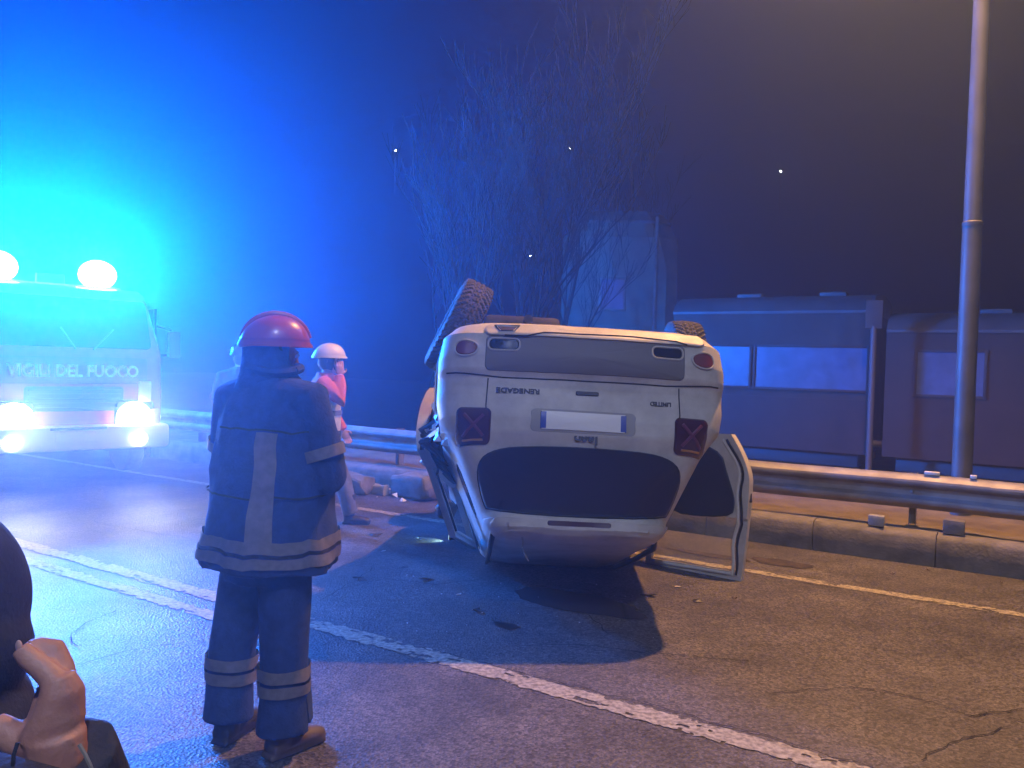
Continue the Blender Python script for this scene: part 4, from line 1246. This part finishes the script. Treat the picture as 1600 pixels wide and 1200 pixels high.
bm = bmesh.new(); rings(bm, [ell((0, 0, z), a, b, 36, 0, .02, 6, z * 4) for z, a, b in ((.80, .26, .19), (1.0, .24, .17), (1.2, .235, .16), (1.36, .22, .15), (1.45, .12, .10), (1.5, .09, .085))])
for s in (-1, 1): tube(bm, [(s * .1, 0, 1.39), (s * .2, 0, 1.38), (s * .27, -.02, 1.12), (s * .22, .13, .95)], [.09, .088, .075, .062], 14)
co3 = link('coat', remesh(bm, .012, 2), NAVY, f3)
for z0 in (.83, .90):
    bm = bmesh.new(); rings(bm, [ell((0, 0, z), .272 - .1 * (z - .8), .202 - .1 * (z - .8), 36, 0, .02, 6, z * 4) for z in (z0, z0 + .045)], True, False); obj('hem_band', bm, REFL, co3)
bm = bmesh.new()
for s in (-1, 1): tube(bm, [(s * .08, 0, .88), (s * .12, .01, .5), (s * .14, 0, .10)], [.11, .09, .09], 16)
link('trousers', remesh(bm, .012, 2), NAVY, f3)
for s in (-1, 1): boot('boot', f3, (s * .14, 0, 0), R(-8 * s))
helmet(f3, (0, .02, 1.62), R(-20), mat('dark_helmet', (.05, .06, .07), .2, coat=.5), .035)
bm = bmesh.new(); ball(bm, (0, .0, 1.60), (.084, .095, .10)); jitter(bm, .006, 40); obj('hair', bm, HAIR, f3)

# --- onlooker at the edge of the frame: hooded head, raised hand
hc = at(-128, 938, .98)
on = empty('onlooker', (hc.x - .06, hc.y - .04, 0), R(-35), label='onlooker in dark hooded jacket raising a bare hand at the roadside', cat='person')
base = Vector((hc.x - .06, hc.y - .04, 0)); im = Matrix.Rotation(R(35), 3, 'Z')


def lo(p): return im @ (Vector(p) - base)


hh = lo(hc)
bm = bmesh.new()
head_bm(bm, hh, R(0))
tube(bm, [(0, -.02, .70), (0, -.02, .95), (hh.x * .5, hh.y * .5, 1.08), hh], [.13, .14, .09, .055], 14)
for s in (-1, 1): tube(bm, [(s * .09, 0, .78), (s * .1, .03, .42), (s * .11, 0, .08)], [.08, .06, .045], 10)
# hand seen from the back: C shaped grip, thumb below, two fingers above
HZ = .70
def hp(x, y, d=0.0): return lo(at(x - 14 - .08 * max(0, x - 40), y + 6, HZ + d))
wristp = hp(108, 1172)
palm = [hp(96, 1150), hp(112, 1110), hp(118, 1072), hp(112, 1048)]
tube(bm, [hp(132, 1215, .03), wristp, hp(104, 1140)], [.026, .025, .026], 12)
tube(bm, palm, [.026, .023, .019, .013], 12, flat=.8)
tube(bm, [hp(92, 1142, .01), hp(100, 1100, .02), hp(100, 1062, .025)], [.021, .018, .012], 10)
# front finger: knuckle -> tip up-left
tube(bm, [hp(112, 1078), hp(100, 1052), hp(82, 1037), hp(62, 1023), hp(46, 1006)], [.0125, .0115, .0105, .0098, .0082], 12)
# second finger behind it, bent at the middle joint
tube(bm, [hp(122, 1070, .02), hp(115, 1036, .022), hp(102, 1008, .025), hp(80, 1006, .022), hp(58, 1009, .016)], [.0125, .0115, .011, .010, .0085], 12)
tube(bm, [hp(124, 1078, .045), hp(116, 1040, .05), hp(100, 1018, .05), hp(78, 1016, .05)], [.012, .011, .010, .0085], 12)
tube(bm, [hp(122, 1090, .065), hp(114, 1062, .07), hp(98, 1045, .07), hp(82, 1045, .065)], [.011, .010, .009, .0075], 12)
# thumb below, pointing left
tube(bm, [hp(98, 1140), hp(70, 1156), hp(42, 1150), hp(18, 1134), hp(4, 1122)], [.022, .0175, .0145, .0128, .010], 12)
link('body', remesh(bm, .0026, 3), SKIN, on)
NAIL = mat('fingernail', (.58, .36, .29), .3)
for (x, y, d) in ((44, 1004, -.009), (5, 1122, -.011)):
    bm = bmesh.new(); ball(bm, hp(x, y, d + .006), (.0050, .0022, .0055)); obj('fingernail', bm, NAIL, on)
# hood: from crown down to the nape, picture outline
bm = bmesh.new()
ball(bm, lo(at(-122, 935, .98)), (.112, .118, .122), seg=28, rg=18)
ball(bm, lo(at(-90, 1020, .97)), (.090, .095, .095), seg=24, rg=14)
ball(bm, lo(at(-150, 1130, .98)), (.15, .14, .09), seg=24, rg=14)
tube(bm, [(0, -.02, .60), (0, -.02, .80), (0, -.03, .98), hh * .6 + Vector((-.05, -.05, .42))], [.17, .18, .16, .09], 20)
for v in bm.verts: v.co += noise.noise_vector(v.co * 10) * .008
link('hooded_jacket', remesh(bm, .007, 3), BLACKC, on)
bm = bmesh.new()
tube(bm, [lo(base + Vector((.10, .0, .95))), lo(base + Vector((.22, -.10, .80))), hp(150, 1300, .06), hp(138, 1230, .03), hp(118, 1168, .005)], [.075, .07, .058, .047, .042], 20)
for v in bm.verts: v.co += noise.noise_vector(v.co * 25) * .005
sl_ = link('sleeve', remesh(bm, .006, 2), BLACKC, on)
bm = bmesh.new(); tube(bm, [hp(146, 1157, -.035), hp(156, 1172, -.035), hp(166, 1192, -.035), hp(172, 1212, -.03)], .0018, 6); obj('sleeve_piping', bm, mat('pale_piping', (.25, .25, .22), .6), sl_)
bm = bmesh.new()
for s in (-1, 1): tube(bm, [(s * .09, 0, .80), (s * .1, .03, .42), (s * .11, 0, .08)], [.12, .09, .08], 16)
tube(bm, [(0, 0, .66), (0, 0, .80)], [.16, .16], 16); link('trousers', remesh(bm, .012, 2), BLACKC, on)
for s in (-1, 1): boot('boot', on, (s * .11, 0, 0), R(-8 * s), h=.14)
# camera case on a cord under the hand
YEL = mat('yellow_trim', (.70, .55, .12), .5)
cp_ = at(2, 1226, .62)
t = empty('camera_case', cp_, R(-20), label='small black case with yellow edging hanging on a cord below the raised hand', cat='case')
bm = bmesh.new(); box(bm, (0, 0, -.01), (.11, .035, .055), bev=.008); obj('case', bm, BLACKC, t)
bm = bmesh.new(); tube(bm, [(-.053, -.019, -.03), (-.053, -.019, .012), (-.045, -.019, .017), (.045, -.019, .013), (.053, -.019, .008)], .0028, 8); obj('yellow_edge', bm, YEL, t)
bm = bmesh.new(); box(bm, (.025, -.019, .004), (.04, .003, .010), bev=.001); obj('yellow_strip', bm, YEL, t)
bm = bmesh.new(); tube(bm, [(.012, 0, .015), (.013, .0, .026), (.012, .004, .034)], .0016, 6); obj('cord', bm, BLACKC, t)

# ------------------------------------------------------------------ debris by the guardrail
rnd = random.Random(3)


def chunk(px, py, s, m, lab, cat, name, seed, gp_=None):
    bm = bmesh.new(); box(bm, (0, 0, s[2] / 2), s, bev=min(s) * .18)
    bmesh.ops.subdivide_edges(bm, edges=bm.edges[:], cuts=2, use_grid_fill=True); jitter(bm, min(s) * .22, 7, seed)
    o = obj(name, bm, m, smooth=True, angle=30); o.location = ground(px, py) + Vector((0, 0, .0)); o.rotation_euler = (0, 0, ROADROT + rnd.uniform(-.3, .3))
    tag(o, lab, cat, gp_); return o


chunk(648, 778, (.62, .26, .27), CONC, 'long broken concrete kerb piece lying before the guardrail', 'kerb piece', 'kerb_fragment', 1)
chunk(556, 770, (.42, .26, .22), CONC, 'squat broken concrete lump beside the rescuer', 'kerb piece', 'kerb_fragment', 4)
chunk(590, 772, (.34, .10, .12), mat('torn_panel', (.35, .35, .34), .5), 'low torn pale body panel lying between the two concrete lumps', 'debris', 'torn_panel', 6)
for i, (x, y) in enumerate([(597, 772), (609, 770), (615, 779), (586, 781), (630, 785), (538, 779)]):
    bm = bmesh.new(); a = .03 + .02 * (i % 3)
    vs = [bm.verts.new((rnd.uniform(-a, a), rnd.uniform(-a, a), rnd.uniform(0, a))) for k in range(5)]
    bmesh.ops.convex_hull(bm, input=vs)
    o = obj('glass_shard', bm, SHARD, smooth=False); o.location = ground(x, y) + Vector((0, 0, .01))
    tag(o, 'small glinting shard of broken lamp on the asphalt by the guardrail', 'shard', 'lamp shards near the guardrail')
for i in range(70):
    if i >= 26: break
    x, y = rnd.uniform(560, 1040), rnd.uniform(900, 1010)
    bm = bmesh.new(); a = rnd.uniform(.004, .010)
    vs = [bm.verts.new((rnd.uniform(-a, a), rnd.uniform(-a, a), rnd.uniform(0, a))) for k in range(5)]; bmesh.ops.convex_hull(bm, input=vs)
    o = obj('glass_crumb', bm, SHARD, smooth=False); o.location = ground(x, y) + Vector((0, 0, .006)); tag(o, 'tiny crumb of broken glass on the asphalt under the wreck', 'glass crumb', 'glass crumbs under the wreck')

for i, (x, y) in enumerate([(600, 862), (632, 888), (668, 905), (718, 930), (560, 905), (742, 955), (1058, 918), (1090, 940), (1012, 932), (650, 842), (690, 872), (586, 838)]):
    bm = bmesh.new(); a = .018 + .014 * (i % 3)
    vs = [bm.verts.new((rnd.uniform(-a, a) * 1.6, rnd.uniform(-a, a), rnd.uniform(0, a * .5))) for k in range(7)]; bmesh.ops.convex_hull(bm, input=vs)
    o = obj('plastic_fragment', bm, CARDARK if i % 3 else CAR, smooth=False); o.location = ground(x, y) + Vector((0, 0, .005))
    tag(o, 'pale splinter of car trim on the asphalt by the wreck' if i % 3 == 0 else 'black splinter of plastic trim on the asphalt by the wreck', 'fragment', 'pale trim splinters around the wreck' if i % 3 == 0 else 'black trim splinters around the wreck')

# torch lying beside the wreck, throwing a small pool of light
tp = ground(716, 846)
t = empty('torch', tp, R(178), label='lit torch lying on the asphalt beside the wreck', cat='torch')
bm = bmesh.new(); tube(bm, [(-.10, 0, .03), (.04, 0, .03), (.06, 0, .035), (.085, 0, .035)], [.016, .016, .026, .028], 14); obj('torch_body', bm, CARDARK, t)
bm = bmesh.new(); tube(bm, [(.085, 0, .035), (.087, 0, .035)], .024, 14); obj('torch_lens', bm, mat('torch_light', (.75, 1, .95), emit=3), t)
lamp('SPOT', 'torch_beam', 9, (.55, 1, .92), .012, t, (.10, 0, .06), (0, R(-68), 0), 75, .7)

# ------------------------------------------------------------------ haze
hm = bpy.data.materials.new('night_mist'); hm.use_nodes = True
n = hm.node_tree; n.nodes.clear()
out = n.nodes.new('ShaderNodeOutputMaterial'); pv = n.nodes.new('ShaderNodeVolumePrincipled')
pv.inputs['Color'].default_value = (.46, .66, 1.0, 1); pv.inputs['Density'].default_value = HAZE_D; pv.inputs['Anisotropy'].default_value = HAZE_G
n.links.new(pv.outputs[0], out.inputs['Volume'])
bm = bmesh.new(); box(bm, (0, 35, 22), (184, 160, 50))
hz = obj('haze', bm, None, smooth=False); hz.data.materials.append(hm); hz['kind'] = 'stuff'
